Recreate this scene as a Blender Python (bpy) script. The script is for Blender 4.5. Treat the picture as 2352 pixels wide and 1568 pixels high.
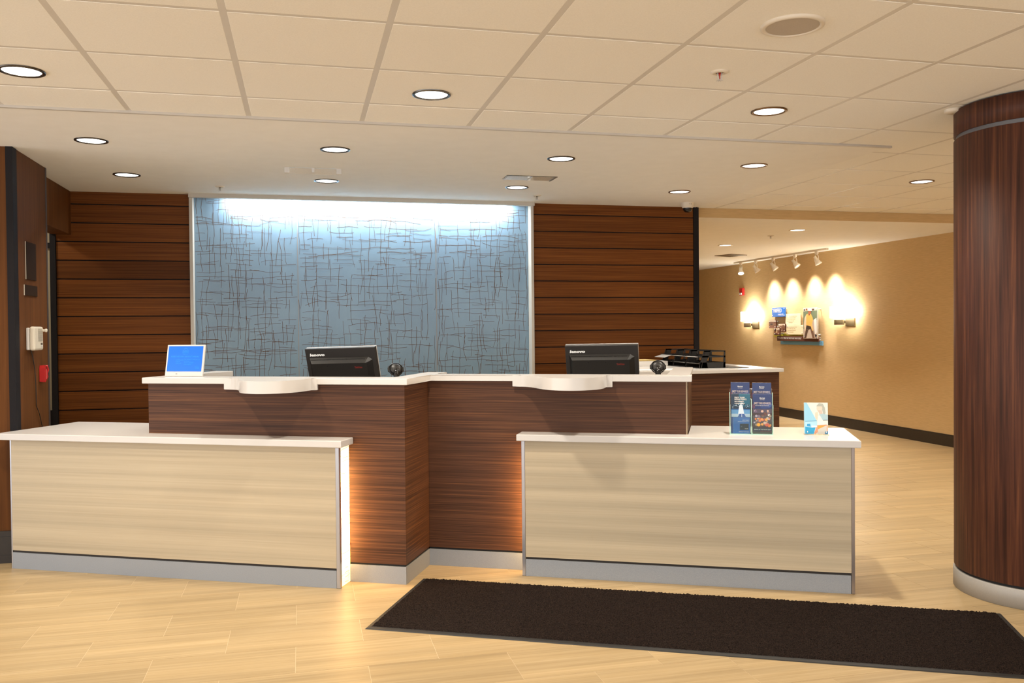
import bpy, bmesh, math, random
from mathutils import Vector, Matrix
random.seed(7)
C = bpy.context.scene.collection
for o in list(bpy.data.objects): bpy.data.objects.remove(o, do_unlink=True)
PI = math.pi; R = math.radians

# ------------------------------------------------------------------ camera
CZ = 1.446
PITCH, ROLL, YAW = -1.55538590e-02, -8.87878875e-03, 2.36567758e-01
F0 = Vector((math.sin(YAW), math.cos(YAW), 0)); R0 = Vector((math.cos(YAW), -math.sin(YAW), 0)); U0 = Vector((0, 0, 1))
F1 = F0*math.cos(PITCH)+U0*math.sin(PITCH); U1 = U0*math.cos(PITCH)-F0*math.sin(PITCH)
R2 = R0*math.cos(ROLL)+U1*math.sin(ROLL); U2 = U1*math.cos(ROLL)-R0*math.sin(ROLL)
cam = bpy.data.objects.new('camera', bpy.data.cameras.new('camera')); C.objects.link(cam)
cam.matrix_world = Matrix(((R2.x, U2.x, -F1.x, 0), (R2.y, U2.y, -F1.y, 0), (R2.z, U2.z, -F1.z, CZ), (0, 0, 0, 1)))
cam.data.sensor_width = 36; cam.data.lens = 1999.66/2352*36
cam.data.clip_start = .05; cam.data.clip_end = 100
bpy.context.scene.camera = cam

def proj(p):
    d = Vector(p)-Vector((0, 0, CZ)); z = d.dot(F1)
    if z <= .05: return None
    return (1176+1999.66*d.dot(R2)/z, 784-1999.66*d.dot(U2)/z)

# ------------------------------------------------------------------ world, exposure
S = bpy.context.scene
w = bpy.data.worlds.new('world'); S.world = w; w.use_nodes = True
bg = w.node_tree.nodes['Background']; bg.inputs[0].default_value = (.96, .97, 1.0, 1); bg.inputs[1].default_value = 2.05
S.view_settings.view_transform = 'Standard'; S.view_settings.look = 'None'
S.view_settings.gamma = 1; S.view_settings.use_curve_mapping = False
S.view_settings.exposure = 0.27
DOWN_W = 6.0          # watts of one downlight
WARM = (1.0, .91, .78)

def lamp(name, kind, loc, energy, color, target=None, parent=None, **kw):
    d = bpy.data.lights.new(name, kind); d.energy = energy; d.color = color
    for k, v in kw.items(): setattr(d, k, v)
    o = bpy.data.objects.new(name, d); C.objects.link(o); o.location = loc
    if target is not None:
        o.rotation_euler = (Vector(target)-Vector(loc)).to_track_quat('-Z', 'Y').to_euler()
    return o
# fluorescent strip hidden in the slot over the blue panel
lamp('cove_lamp', 'AREA', (.64, 7.885, 2.600), 46, (.86, .95, 1.0), target=(.64, 7.96, 2.30), shape='RECTANGLE', size=2.5, size_y=.03)

# ------------------------------------------------------------------ materials
MATS = {}
def mat(name, col, rough=.5, metal=0, emit=0, spec=.5, ecol=None, coat=0, trans=0, alpha=1):
    if name in MATS: return MATS[name]
    m = bpy.data.materials.new(name); m.use_nodes = True
    b = m.node_tree.nodes['Principled BSDF']
    b.inputs['Base Color'].default_value = (*col, 1); b.inputs['Roughness'].default_value = rough
    b.inputs['Metallic'].default_value = metal; b.inputs['Specular IOR Level'].default_value = spec
    b.inputs['Coat Weight'].default_value = coat
    b.inputs['Transmission Weight'].default_value = trans
    if emit:
        b.inputs['Emission Color'].default_value = (*(ecol or col), 1); b.inputs['Emission Strength'].default_value = emit
    MATS[name] = m; return m
def nodes(m): return m.node_tree.nodes, m.node_tree.links, m.node_tree.nodes['Principled BSDF']
def srgb(r, g, b):
    f = lambda c: (c/255/12.92) if c/255 <= .04045 else ((c/255+.055)/1.055)**2.4
    return (f(r), f(g), f(b))
def wood(name, stops, scale, rough=.42, seed=0., rnd=.0, det=6, bump=.05, wave=None, coat=0, spec=.4):
    """stretched-noise grain; scale is the per-axis frequency (small along the grain)"""
    m = mat(name, (.2, .1, .05), rough, coat=coat, spec=spec); n, l, b = nodes(m)
    tc = n.new('ShaderNodeTexCoord'); mp = n.new('ShaderNodeMapping'); mp.inputs['Scale'].default_value = scale
    oi = n.new('ShaderNodeObjectInfo'); mu = n.new('ShaderNodeVectorMath'); mu.operation = 'MULTIPLY_ADD'
    cx = n.new('ShaderNodeCombineXYZ')
    for i in range(3): l.new(oi.outputs['Random'], cx.inputs[i])
    mu.inputs[1].default_value = (31.7, 17.3, 23.1) if rnd else (0, 0, 0)
    l.new(cx.outputs[0], mu.inputs[0]); l.new(tc.outputs['Object'], mu.inputs[2])
    l.new(mu.outputs[0], mp.inputs['Vector'])
    nz = n.new('ShaderNodeTexNoise'); nz.inputs['Scale'].default_value = 1; nz.inputs['Detail'].default_value = det; nz.inputs['Roughness'].default_value = .62
    nz.inputs['Distortion'].default_value = .25
    l.new(mp.outputs[0], nz.inputs['Vector'])
    cr = n.new('ShaderNodeValToRGB'); e = cr.color_ramp.elements
    while len(e) > 1: e.remove(e[-1])
    e[0].position = stops[0][0]; e[0].color = (*stops[0][1], 1)
    for p, c in stops[1:]:
        q = e.new(p); q.color = (*c, 1)
    l.new(nz.outputs['Fac'], cr.inputs['Fac'])
    # broad tone variation
    mp2 = n.new('ShaderNodeMapping'); mp2.inputs['Scale'].default_value = tuple(s*.13 for s in scale); mp2.inputs['Location'].default_value = (seed, 3.1, 7.7)
    l.new(mu.outputs[0], mp2.inputs['Vector'])
    n2 = n.new('ShaderNodeTexNoise'); n2.inputs['Scale'].default_value = 1; n2.inputs['Detail'].default_value = 2
    l.new(mp2.outputs[0], n2.inputs['Vector'])
    mr = n.new('ShaderNodeMapRange'); mr.inputs[1].default_value = .3; mr.inputs[2].default_value = .7; mr.inputs[3].default_value = .86; mr.inputs[4].default_value = 1.14
    l.new(n2.outputs['Fac'], mr.inputs[0])
    hs = n.new('ShaderNodeHueSaturation'); l.new(cr.outputs[0], hs.inputs['Color'])
    if rnd:
        m2 = n.new('ShaderNodeMapRange'); m2.inputs[3].default_value = 1-rnd; m2.inputs[4].default_value = 1+rnd
        l.new(oi.outputs['Random'], m2.inputs[0]); mm = n.new('ShaderNodeMath'); mm.operation = 'MULTIPLY'
        l.new(mr.outputs[0], mm.inputs[0]); l.new(m2.outputs[0], mm.inputs[1]); l.new(mm.outputs[0], hs.inputs['Value'])
    else: l.new(mr.outputs[0], hs.inputs['Value'])
    l.new(hs.outputs[0], b.inputs['Base Color'])
    if bump:
        bp = n.new('ShaderNodeBump'); bp.inputs['Strength'].default_value = bump; bp.inputs['Distance'].default_value = .002
        l.new(nz.outputs['Fac'], bp.inputs['Height']); l.new(bp.outputs[0], b.inputs['Normal'])
    return m
def speckle(name, c1, c2, scale, rough=.6, metal=0, bump=0, stretch=(1, 1, 1), emit=0, det=3, lo=.35, hi=.65, spec=.5):
    m = mat(name, c1, rough, metal, spec=spec); n, l, b = nodes(m)
    tc = n.new('ShaderNodeTexCoord'); mp = n.new('ShaderNodeMapping'); mp.inputs['Scale'].default_value = tuple(scale*s for s in stretch)
    l.new(tc.outputs['Object'], mp.inputs['Vector'])
    nz = n.new('ShaderNodeTexNoise'); nz.inputs['Scale'].default_value = 1; nz.inputs['Detail'].default_value = det
    l.new(mp.outputs[0], nz.inputs['Vector'])
    cr = n.new('ShaderNodeValToRGB'); cr.color_ramp.elements[0].position = lo; cr.color_ramp.elements[1].position = hi
    cr.color_ramp.elements[0].color = (*c1, 1); cr.color_ramp.elements[1].color = (*c2, 1)
    l.new(nz.outputs['Fac'], cr.inputs['Fac']); l.new(cr.outputs[0], b.inputs['Base Color'])
    if bump:
        bp = n.new('ShaderNodeBump'); bp.inputs['Strength'].default_value = bump; bp.inputs['Distance'].default_value = .003
        l.new(nz.outputs['Fac'], bp.inputs['Height']); l.new(bp.outputs[0], b.inputs['Normal'])
    return m

M_WALNUT = wood('walnut_laminate', [(.30, (.034, .015, .009)), (.45, (.072, .031, .017)), (.56, (.100, .043, .022)), (.72, (.21, .086, .032))], (1.3, 1.3, 175), rough=.42, det=9, spec=.18, bump=.03)
M_WALNUT_V = wood('walnut_vertical', [(.30, (.030, .010, .006)), (.47, (.070, .023, .013)), (.57, (.100, .034, .017)), (.72, (.18, .065, .028))], (48, 48, 1.2), rough=.55, bump=.03, spec=.3)
M_PLANK = wood('cherry_plank', [(.30, (.088, .027, .005)), (.5, (.136, .043, .008)), (.70, (.190, .065, .013))], (1.3, 1.3, 110), rough=.5, rnd=.22, spec=.12, bump=.03)
M_PANELV = wood('brown_panel_vertical', [(.30, (.085, .029, .006)), (.5, (.115, .040, .008)), (.70, (.145, .052, .011))], (60, 60, 1.0), rough=.6, spec=.15, bump=.02)
M_OAK = wood('pale_oak_laminate', [(.28, (.445, .36, .24)), (.48, (.485, .40, .272)), (.72, (.525, .44, .305))], (.9, .9, 110), rough=.45, bump=.02)
M_FLOOR = wood('floor_tile', [(.28, (.385, .272, .134)), (.48, (.44, .317, .165)), (.70, (.50, .374, .208))], (1.6, 75, 1), rough=.42, rnd=.035, bump=.02, spec=.3)
M_GROUT = mat('grout', (.66, .53, .35), .8)
M_TILE = speckle('ceiling_tile', (.88, .85, .78), (.92, .89, .82), 160, .9, bump=.12)
M_DRY = speckle('drywall_paint', (.86, .83, .77), (.88, .85, .79), 8, .85)
M_GRID = mat('grid_metal', (.68, .64, .575), .5)
M_PAPER = speckle('grasscloth_wallpaper', (.55, .375, .175), (.63, .435, .21), 1, .85, stretch=(10, 10, 220), bump=.05)
M_WALLB = mat('painted_wall', (.60, .45, .28), .85)
M_BLACK = mat('black_trim', (.014, .012, .013), .6, spec=.12)
M_BASEB = mat('dark_baseboard', (.022, .016, .012), .4)
M_ALU = speckle('brushed_aluminium', (.28, .30, .325), (.32, .34, .365), 300, .45, metal=.15)
M_ALUP = mat('aluminium_profile', (.50, .50, .53), .28, metal=.85)
M_GAP = mat('shadow_gap', (.006, .006, .006), .7)
M_WHITE = mat('white_quartz', (.65, .62, .585), .22, spec=.5)
M_FRAME = mat('cream_frame', (.52, .48, .42), .5)
M_BLUE = speckle('blue_resin', (.180, .275, .365), (.200, .305, .395), 3, .30)
M_TWIG = mat('twig_brown', (.145, .095, .070), .7, spec=.1)
M_CHROME = mat('dark_chrome_rim', (.10, .085, .07), .25, metal=.9)
M_LENS = mat('lamp_lens', (1, 1, 1), .3, emit=3.0, ecol=(1, .985, .95))
M_BEIGEP = mat('white_fitting', (.72, .64, .52), .45)
M_GRILLE = speckle('speaker_grille', (.42, .36, .29), (.52, .45, .37), 900, .6)
M_PLAS = mat('black_plastic', (.013, .012, .011), .38)
M_PLAS2 = mat('charcoal_plastic', (.024, .021, .019), .45)
M_PLAS3 = mat('gloss_black_plastic', (.012, .012, .012), .12)
M_SILV = mat('silver_plastic', (.62, .60, .57), .35)
M_RED = mat('red_plastic', (.50, .018, .018), .35)
M_GLASS = mat('clear_acrylic', (.93, 1, .97), .03, trans=1.0)
nodes(M_GLASS)[2].inputs['IOR'].default_value = 1.25
M_GEDGE = mat('green_acrylic_edge', (.62, .92, .78), .2, spec=.6)
M_RUB = mat('black_rubber', (.012, .011, .010), .55)
M_PILE = speckle('brown_pile', (.004, .0026, .0020), (.034, .021, .016), 260, .95, bump=.6, det=4, lo=.38, hi=.68, spec=.1)
M_BRONZE = mat('dark_bronze', (.17, .12, .06), .35, metal=.7)

# ------------------------------------------------------------------ mesh helpers
def finish(name, bm, m, parent=None, smooth=False, kind=None):
    me = bpy.data.meshes.new(name); bm.normal_update(); bm.to_mesh(me); bm.free()
    ms = m if isinstance(m, (list, tuple)) else [m]
    for x in ms: me.materials.append(x)
    if smooth:
        for p in me.polygons: p.use_smooth = True
    o = bpy.data.objects.new(name, me); C.objects.link(o)
    if parent is not None: o.parent = parent
    if kind: o['kind'] = kind
    return o
def abox(bm, lo, hi, bev=0, mi=0, rot=None):
    x0, y0, z0 = lo; x1, y1, z1 = hi
    vs = [bm.verts.new(p) for p in ((x0,y0,z0),(x1,y0,z0),(x1,y1,z0),(x0,y1,z0),(x0,y0,z1),(x1,y0,z1),(x1,y1,z1),(x0,y1,z1))]
    fs = [bm.faces.new([vs[i] for i in f]) for f in ((3,2,1,0),(4,5,6,7),(0,1,5,4),(1,2,6,5),(2,3,7,6),(3,0,4,7))]
    for f in fs: f.material_index = mi
    if bev:
        es = list({e for f in fs for e in f.edges})
        bmesh.ops.bevel(bm, geom=es, offset=bev, segments=2, profile=.5, affect='EDGES', clamp_overlap=True)
    return vs
def box(name, m, lo, hi, parent=None, bev=0, kind=None):
    bm = bmesh.new(); abox(bm, lo, hi, bev); return finish(name, bm, m, parent, kind=kind)
def aprism(bm, pts, z0, z1, mi=0):
    """pts ccw in xy, extruded z0..z1"""
    a = [bm.verts.new((x, y, z0)) for x, y in pts]; b = [bm.verts.new((x, y, z1)) for x, y in pts]
    n = len(pts)
    f = [bm.faces.new(a[::-1]), bm.faces.new(b)]
    for i in range(n): f.append(bm.faces.new((a[i], a[(i+1) % n], b[(i+1) % n], b[i])))
    for q in f: q.material_index = mi
    return f
def prism(name, m, pts, z0, z1, parent=None, bev=0):
    bm = bmesh.new(); f = aprism(bm, pts, z0, z1)
    if bev: bmesh.ops.bevel(bm, geom=list({e for q in f[:2] for e in q.edges}), offset=bev, segments=2, profile=.5, affect='EDGES')
    return finish(name, bm, m, parent)
def lathe(name, m, prof, parent=None, seg=40, axis='z', loc=(0, 0, 0), smooth=True, mi=None):
    """prof: list of (r, z)"""
    bm = bmesh.new(); rings = []
    for r, z in prof:
        if r < 1e-6: rings.append([bm.verts.new((0, 0, z))]); continue
        rings.append([bm.verts.new((r*math.cos(2*PI*i/seg), r*math.sin(2*PI*i/seg), z)) for i in range(seg)])
    for a, b in zip(rings, rings[1:]):
        for i in range(seg):
            j = (i+1) % seg
            if len(a) == 1 and len(b) == 1: continue
            if len(a) == 1: bm.faces.new((a[0], b[j], b[i]))
            elif len(b) == 1: bm.faces.new((a[i], a[j], b[0]))
            else: bm.faces.new((a[i], a[j], b[j], b[i]))
    bmesh.ops.recalc_face_normals(bm, faces=bm.faces)
    if axis == 'y': bmesh.ops.rotate(bm, verts=bm.verts, cent=(0, 0, 0), matrix=Matrix.Rotation(PI/2, 3, 'X'))
    bmesh.ops.translate(bm, verts=bm.verts, vec=loc)
    o = finish(name, bm, m, parent, smooth)
    return o
def atube(bm, pts, r, seg=8):
    pts = [Vector(p) for p in pts]; rings = []
    for i, p in enumerate(pts):
        t = (pts[min(i+1, len(pts)-1)]-pts[max(i-1, 0)]).normalized()
        a = t.orthogonal().normalized() if i == 0 else (prev-t*prev.dot(t)).normalized()
        prev = a; b = t.cross(a)
        rr = r[i] if isinstance(r, (list, tuple)) else r
        rings.append([bm.verts.new(p+(a*math.cos(2*PI*k/seg)+b*math.sin(2*PI*k/seg))*rr) for k in range(seg)])
    for A, B in zip(rings, rings[1:]):
        for k in range(seg): bm.faces.new((A[k], A[(k+1) % seg], B[(k+1) % seg], B[k]))
    bm.faces.new(rings[0][::-1]); bm.faces.new(rings[-1])
def tube(name, m, pts, r, parent=None, seg=8):
    bm = bmesh.new(); atube(bm, pts, r, seg); return finish(name, bm, m, parent, True)
def thing(name, label, cat, loc=(0, 0, 0), rz=0, group=None):
    o = bpy.data.objects.new(name, None); C.objects.link(o); o.empty_display_size = .1
    o.location = loc; o.rotation_euler = (0, 0, rz); o['label'] = label; o['category'] = cat
    if group: o['group'] = group
    return o
def tag(o, label, cat, group=None):
    o['label'] = label; o['category'] = cat
    if group: o['group'] = group
    return o
def struct(o): o['kind'] = 'structure'; return o
def dup(root, loc, rz=None, label=None):
    r = root.copy(); C.objects.link(r); r.location = loc
    if rz is not None: r.rotation_euler = (0, 0, rz)
    if label: r['label'] = label
    for ch in list(root.children):
        c = ch.copy(); C.objects.link(c); c.parent = r
        for g in list(ch.children):
            d = g.copy(); C.objects.link(d); d.parent = c
    return r
_fill = {}
def flatmat(c, rough=.5):
    k = tuple(c); nm = 'print_%d_%d_%d' % k
    return mat(nm, srgb(*k), rough)
def printed(name, polys, parent, y0=-.001, rough=.4, step=.00012, mats=None):
    """flat print: polys = [(rgb, [(x,z),...]), ...] in the local XZ plane facing -Y, painted back to front"""
    bm = bmesh.new(); cols = []; 
    for k, (c, pts) in enumerate(polys):
        if c not in cols: cols.append(c)
        f = bm.faces.new([bm.verts.new((x, y0-k*step, z)) for x, z in pts]); f.material_index = cols.index(c)
    bmesh.ops.recalc_face_normals(bm, faces=bm.faces)
    return finish(name, bm, [flatmat(c, rough) if mats is None else mats(c) for c in cols], parent)
def rect(x0, z0, x1, z1): return [(x0, z0), (x1, z0), (x1, z1), (x0, z1)]
def disc(x, z, r, n=14, rz=None): 
    rz = rz or r
    return [(x+r*math.cos(2*PI*i/n), z+rz*math.sin(2*PI*i/n)) for i in range(n)]
def text(name, s, size, m, parent, x, z, y=-.002, align='LEFT', sx=1, shear=0, bold=0, up=None):
    cu = bpy.data.curves.new(name, 'FONT'); cu.body = s; cu.size = size; cu.align_x = align; cu.extrude = .0002; cu.shear = shear; cu.offset = bold
    cu.resolution_u = 2
    t = bpy.data.objects.new(name, cu); C.objects.link(t)
    bpy.context.view_layer.update()
    me = bpy.data.meshes.new_from_object(t.evaluated_get(bpy.context.evaluated_depsgraph_get()))
    bpy.data.objects.remove(t, do_unlink=True)
    if up is None:
        mt = Matrix.Translation((x, y, z)) @ Matrix.Rotation(PI/2, 4, 'X') @ Matrix.Diagonal((sx, 1, 1, 1))
    else: mt = up @ Matrix.Diagonal((sx, 1, 1, 1))
    me.transform(mt); me.materials.clear(); me.materials.append(m)
    o = bpy.data.objects.new(name, me); C.objects.link(o); o.parent = parent
    return o

ZT = 2.621      # tile ceiling
ZD = 2.609      # drywall soffit
ZC = 2.521      # corridor ceiling
T = .6096; GX, GY = -1.48701691, 3.36109672
DRY_Y0, DRY_X1 = 4.996, 3.76
YB = 7.88       # face of the plank wall

# ------------------------------------------------------------------ floor
floor = struct(box('floor', M_GROUT, (-5.2, -3, -.1), (7.6, 16, -.0006)))
TX, TY = .6115, .3095
bmt = bmesh.new(); abox(bmt, (0.001, .001, -.012), (TX-.001, TY-.001, 0), 0)
tile_src = finish('tile', bmt, M_FLOOR, floor); tile_me = tile_src.data
cand = []; rest = []
CO = Vector((.743, 5.283)); CA = R(-26.4); CU = Vector((math.cos(CA), math.sin(CA))); CV = Vector((-math.sin(CA), math.cos(CA)))
def loc_uv(x, y): w_ = Vector((x, y))-CO; return w_.dot(CU), w_.dot(CV)
for j in range(-20, 41):
    y = 3.4555+(j)*TY
    if y < -3 or y+TY > 15.95: continue
    off = .26 if j % 2 == 0 else -.045
    for i in range(-9, 13):
        x = off+i*TX
        if x < -5.1 or x > 7.40: continue
        vis = False
        for cx_, cy_ in ((.1, .1), (.9, .1), (.9, .9), (.1, .9), (.5, .5)):
            q = proj((x+TX*cx_, y+TY*cy_, 0))
            if q and -5 < q[0] < 2357 and q[1] < 1573: vis = True
        u_, v_ = loc_uv(x+TX/2, y+TY/2)
        if vis and -2.3 < u_ < 2.2 and -.3 < v_: 
            # under or behind the counters
            if v_ > 0.0 or u_ < 0 : vis = False
        if x+TX > 7.41: vis = False
        (cand if vis else rest).append((x, y))
cand.sort(key=lambda p: math.hypot(p[0]+.3, p[1]))
rest += cand[280:]; cand = cand[:280]
for k, (x, y) in enumerate(cand):
    o = tile_src if k == 0 else bpy.data.objects.new('tile', tile_me)
    if k: C.objects.link(o); o.parent = floor
    o.location = (x, y, 0)
bm = bmesh.new()
for x, y in rest: abox(bm, (x+.001, y+.001, -.012), (min(x+TX-.001, 7.419), y+TY-.001, 0))
finish('tile_field', bm, M_FLOOR, floor, kind='stuff')

# ------------------------------------------------------------------ ceiling
ceiling = struct(box('ceiling', M_DRY, (-5.2, -3, ZT+.03), (7.6, 8.1, ZT+.15)))
def in_dry(x, y): return y > DRY_Y0-.02 and x < DRY_X1-.001
bmt = bmesh.new(); abox(bmt, (.013, .013, -.005), (T-.013, T-.013, .02), .0015)
tsrc = finish('ceiling_tile', bmt, M_TILE, ceiling)
bmr = bmesh.new(); first = True
for j in range(-11, 9):
    for i in range(-7, 16):
        x0 = GX+i*T; y0 = GY+j*T; x1 = x0+T; y1 = y0+T
        if x0 < -5.15 or x1 > 7.9: continue
        y1c = min(y1, 7.95)
        if y0 > 7.93: continue
        cut = None
        if y1 > DRY_Y0 and x1 <= DRY_X1+.0: 
            if y0 >= DRY_Y0-.03: continue
            y1c = DRY_Y0-.016; cut = True
        x0c = x0
        if y1 > DRY_Y0 and x0 < DRY_X1 < x1:
            if y0 >= DRY_Y0-.03: x0c = DRY_X1; cut = True
            else:
                # tile above the soffit corner: two pieces -> keep the whole tile, soffit sits below it
                pass
        if y1c < y1-.001: cut = True
        x1c = min(x1, 7.41)
        if x1c < x1: cut = True
        vis = False
        for a in (0, .5, 1):
            for b in (0, .5, 1):
                q = proj((x0+a*T, y0+b*T, ZT))
                if q and -5 < q[0] < 2357 and q[1] > -5: vis = True
        if vis:
            if cut: box('ceiling_tile', M_TILE, (x0c+.013, y0+.013, ZT-.006), (x1c-.013, y1c-.004, ZT+.02), ceiling, bev=.003)
            else:
                if first: o = tsrc; first = False
                else: o = tsrc.copy(); C.objects.link(o); o.parent = ceiling
                o.location = (x0, y0, ZT)
        else: abox(bmr, (x0c+.013, y0+.013, ZT-.006), (x1c-.013, y1c-.004, ZT+.02))
finish('ceiling_tile_field', bmr, M_TILE, ceiling, kind='stuff')
for i in range(-6, 15):
    x = GX+i*T
    y1 = 7.95 if x > DRY_X1 else DRY_Y0
    box('grid_bar', M_GRID, (x-.0135, -3, ZT-.0045), (x+.0135, y1, ZT+.02), ceiling)
for j in range(-10, 8):
    y = GY+j*T
    x0 = -5.1 if y < DRY_Y0 else DRY_X1
    box('grid_bar', M_GRID, (x0, y-.0135, ZT-.0035), (7.42, y+.0135, ZT+.019), ceiling)
# drywall soffit over the desk, corridor ceiling, bulkhead
struct(box('ceiling_soffit', M_DRY, (-3.2, DRY_Y0, ZD), (DRY_X1, 7.80, ZT+.10)))
bm = bmesh.new(); abox(bm, (-3.2, DRY_Y0-.022, ZD-.007), (DRY_X1+.012, DRY_Y0-.0005, ZT+.02), .001)
struct(finish('trim_1', bm, mat('soffit_trim', (.56, .52, .47), .5)))
struct(box('ceiling_corridor', M_DRY, (3.6, 7.951, ZC), (7.6, 16, ZC+.1)))
struct(box('wall_bulkhead', M_PAPER, (3.79, 7.95, ZC+.0005), (7.45, 8.02, ZT+.03)))

# ------------------------------------------------------------------ right / corridor / hidden walls
struct(box('wall_right', M_PAPER, (7.42, -3, 0), (7.55, 15.85, ZT+.05)))
struct(box('wall_corridor_end', M_PAPER, (3.6, 15.8, 0), (7.42, 15.95, ZT)))
struct(box('wall_corridor_left', M_WALLB, (3.66, 7.93, 0), (3.785, 15.8, ZT)))
bm = bmesh.new(); aprism(bm, [(0, 0), (7.42, 0)][:0] or [(7.42, -3), (7.42, 15.8), (7.402, 15.8), (7.402, -3)], .0, .125); aprism(bm, [(7.42, -3), (7.42, 15.8), (7.408, 15.8), (7.408, -3)], .125, .142)
struct(finish('baseboard_right', bm, M_BASEB))
bm = bmesh.new(); abox(bm, (3.785, 15.782, 0), (7.40, 15.8, .125)); abox(bm, (3.785, 15.79, .125), (7.40, 15.8, .142))
struct(finish('baseboard_corridor', bm, M_BASEB))

# ------------------------------------------------------------------ back wall: planks, trims, blue feature
wallb = bmesh.new()
abox(wallb, (-1.965, YB+.012, 0), (-.919, YB+.2, ZD+.05)); abox(wallb, (2.107, YB+.012, 0), (3.785, YB+.05, ZD+.05))
abox(wallb, (-.93, 7.975, 0), (2.12, YB+.2, ZT+.1)); abox(wallb, (-.93, 7.80, 2.665), (2.12, 8.05, 2.72))
wall_back = struct(finish('wall_back', wallb, M_BLACK))
PT = [2.506-.1555*k for k in range(-1, 17)]
def planks(x0, x1):
    top = ZD
    for k in range(0, 17):
        zt = 2.506-.1555*(k-1); zt = min(zt, ZD); zb = 2.506-.1555*k
        if zb < 0: zb = 0
        if zt-zb < .03: continue
        box('plank', M_PLANK, (x0, YB, zb+.0045), (x1, YB+.014, zt-(.0045 if k else 0)), wall_back, bev=.0015)
planks(-1.965, -.921); planks(2.109, 3.733)
struct(box('trim_2', M_BLACK, (3.735, YB-.006, 0), (3.79, YB+.06, ZD-.0)))
# ceiling end above slot: header lip + side frames
bm = bmesh.new()
abox(bm, (-.921, 7.80, 2.575), (2.109, 7.845, ZD+.06), .002)
abox(bm, (-.921, 7.845, 0), (-.893, 7.975, ZD), .002); abox(bm, (2.082, 7.845, 0), (2.109, 7.975, ZD), .002)
struct(finish('trim_3', bm, M_FRAME))
for x0, x1 in ((-3.2, -.921), (2.109, DRY_X1)):
    struct(box('ceiling_soffit_edge', M_DRY, (x0, 7.80, ZD), (x1, YB+.02, ZT+.05)))
fp = thing('feature_panel', 'tall blue wall panel with brown twig pattern, lit along its top edge', 'wall panel', (0, 7.95, 0))
tb = 0
for x0, x1 in ((-.893, -.031), (-.027, 1.203), (1.207, 2.082)):
    pn = box('resin_panel', M_BLUE, (x0, 0, 0), (x1, .02, 2.63), fp, bev=.001)
    bm = bmesh.new(); W = x1-x0
    def stroke(pts, wd):
        vs = []; yy_ = -random.uniform(.0005, .0020)
        for i, (x, z) in enumerate(pts):
            a = pts[max(i-1, 0)]; b = pts[min(i+1, len(pts)-1)]
            dx, dz = b[0]-a[0], b[1]-a[1]; L = math.hypot(dx, dz) or 1
            nx, nz_ = -dz/L*wd/2, dx/L*wd/2
            vs.append((bm.verts.new((x+nx, yy_, z+nz_)), bm.verts.new((x-nx, yy_, z-nz_))))
        for A, B in zip(vs, vs[1:]): bm.faces.new((A[0], A[1], B[1], B[0]))
    for vert in (0, 1):
        sa, sb = (.046, .25) if vert else (.043, .28)      # spacing across and along the strokes
        A0, A1 = (x0, x1) if vert else (.5, 2.62); B0, B1 = (.5, 2.62) if vert else (x0, x1)
        a_ = A0+.01
        while a_ < A1:
            b0_ = B0-random.random()*sb
            while b0_ < B1:
                if random.random() < .90:
                    L = random.uniform(.13, .36); ca = a_+random.gauss(0, .010); cb = b0_+random.gauss(0, .05)
                    bend = random.gauss(0, .010); tilt = random.gauss(0, .055); ph = random.uniform(0, 6.28); pts = []
                    for q_ in range(8):
                        t = q_/7-.5; off_ = tilt*t*L+bend*(1-4*t*t)*(L/.3)+.0022*math.sin(ph+t*11)
                        p = (ca+off_, cb+t*L) if vert else (cb+t*L, ca+off_)
                        if x0+.003 < p[0] < x1-.003 and p[1] < 2.625: pts.append(p)
                    if len(pts) > 2: stroke(pts, random.uniform(.0022, .0036))
                b0_ += sb*random.uniform(.75, 1.2)
            a_ += sa*random.uniform(.45, 1.5)
    bmesh.ops.recalc_face_normals(bm, faces=bm.faces)
    finish('twig_pattern', bm, M_TWIG, pn, kind='stuff')
for x_ in (-.029, 1.205): box('joint_strip', mat('joint_grey', (.27, .26, .25), .5), (x_-.003, -.001, 0), (x_+.003, .012, 2.63), fp)
tube('fluorescent_tube', mat('tube_glow', (1, 1, 1), emit=5, ecol=(.88, .96, 1)), [(-.6, -.075, 2.625), (1.88, -.075, 2.625)], .013, fp)

# ------------------------------------------------------------------ left walls
struct(box('wall_front_left', M_PANELV, (-5.1, 6.052, 0), (-1.778, 6.3, ZT)))
bm = bmesh.new(); abox(bm, (-5.1, 6.034, 0), (-1.752, 6.052, .165)); abox(bm, (-5.1, 6.040, .165), (-1.752, 6.052, .20)); abox(bm, (-5.1, 6.030, 0), (-1.752, 6.040, .05))
struct(finish('baseboard_left', bm, M_BASEB))
struct(box('trim_4', M_BLACK, (-1.79, 6.045, 0), (-1.75, 6.13, ZT-.002), bev=.001))
struct(box('wall_left', M_PANELV, (-1.95, 6.131, 0), (-1.753, 6.765, ZD-.001), bev=.001))
struct(box('trim_5', mat('bronze_edge', (.05, .035, .03), .5), (-1.95, 6.768, 0), (-1.751, 6.80, ZD-.001)))
struct(box('wall_door_header', M_PANELV, (-2.0, 6.802, 2.252), (-1.85, YB-.001, ZD-.001)))
struct(box('wall_passage', M_WALLB, (-3.05, 6.3, 0), (-2.93, 8.0, ZT)))
door = struct(thing('door_1', '', '', (0, YB+.01, 0)))
for k in ('label', 'category'): del door[k]
bm = bmesh.new()
abox(bm, (-2.010, -.03, 0), (-1.967, .05, 2.6)); abox(bm, (-2.93, -.03, 0), (-2.88, .05, 2.6)); abox(bm, (-2.88, -.03, 2.136), (-2.010, .05, 2.18))
abox(bm, (-2.88, -.03, 2.36), (-2.010, .05, 2.6)); abox(bm, (-2.88, -.02, 0), (-2.010, .04, .80))
finish('door_frame', bm, M_BLACK, door)
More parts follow.
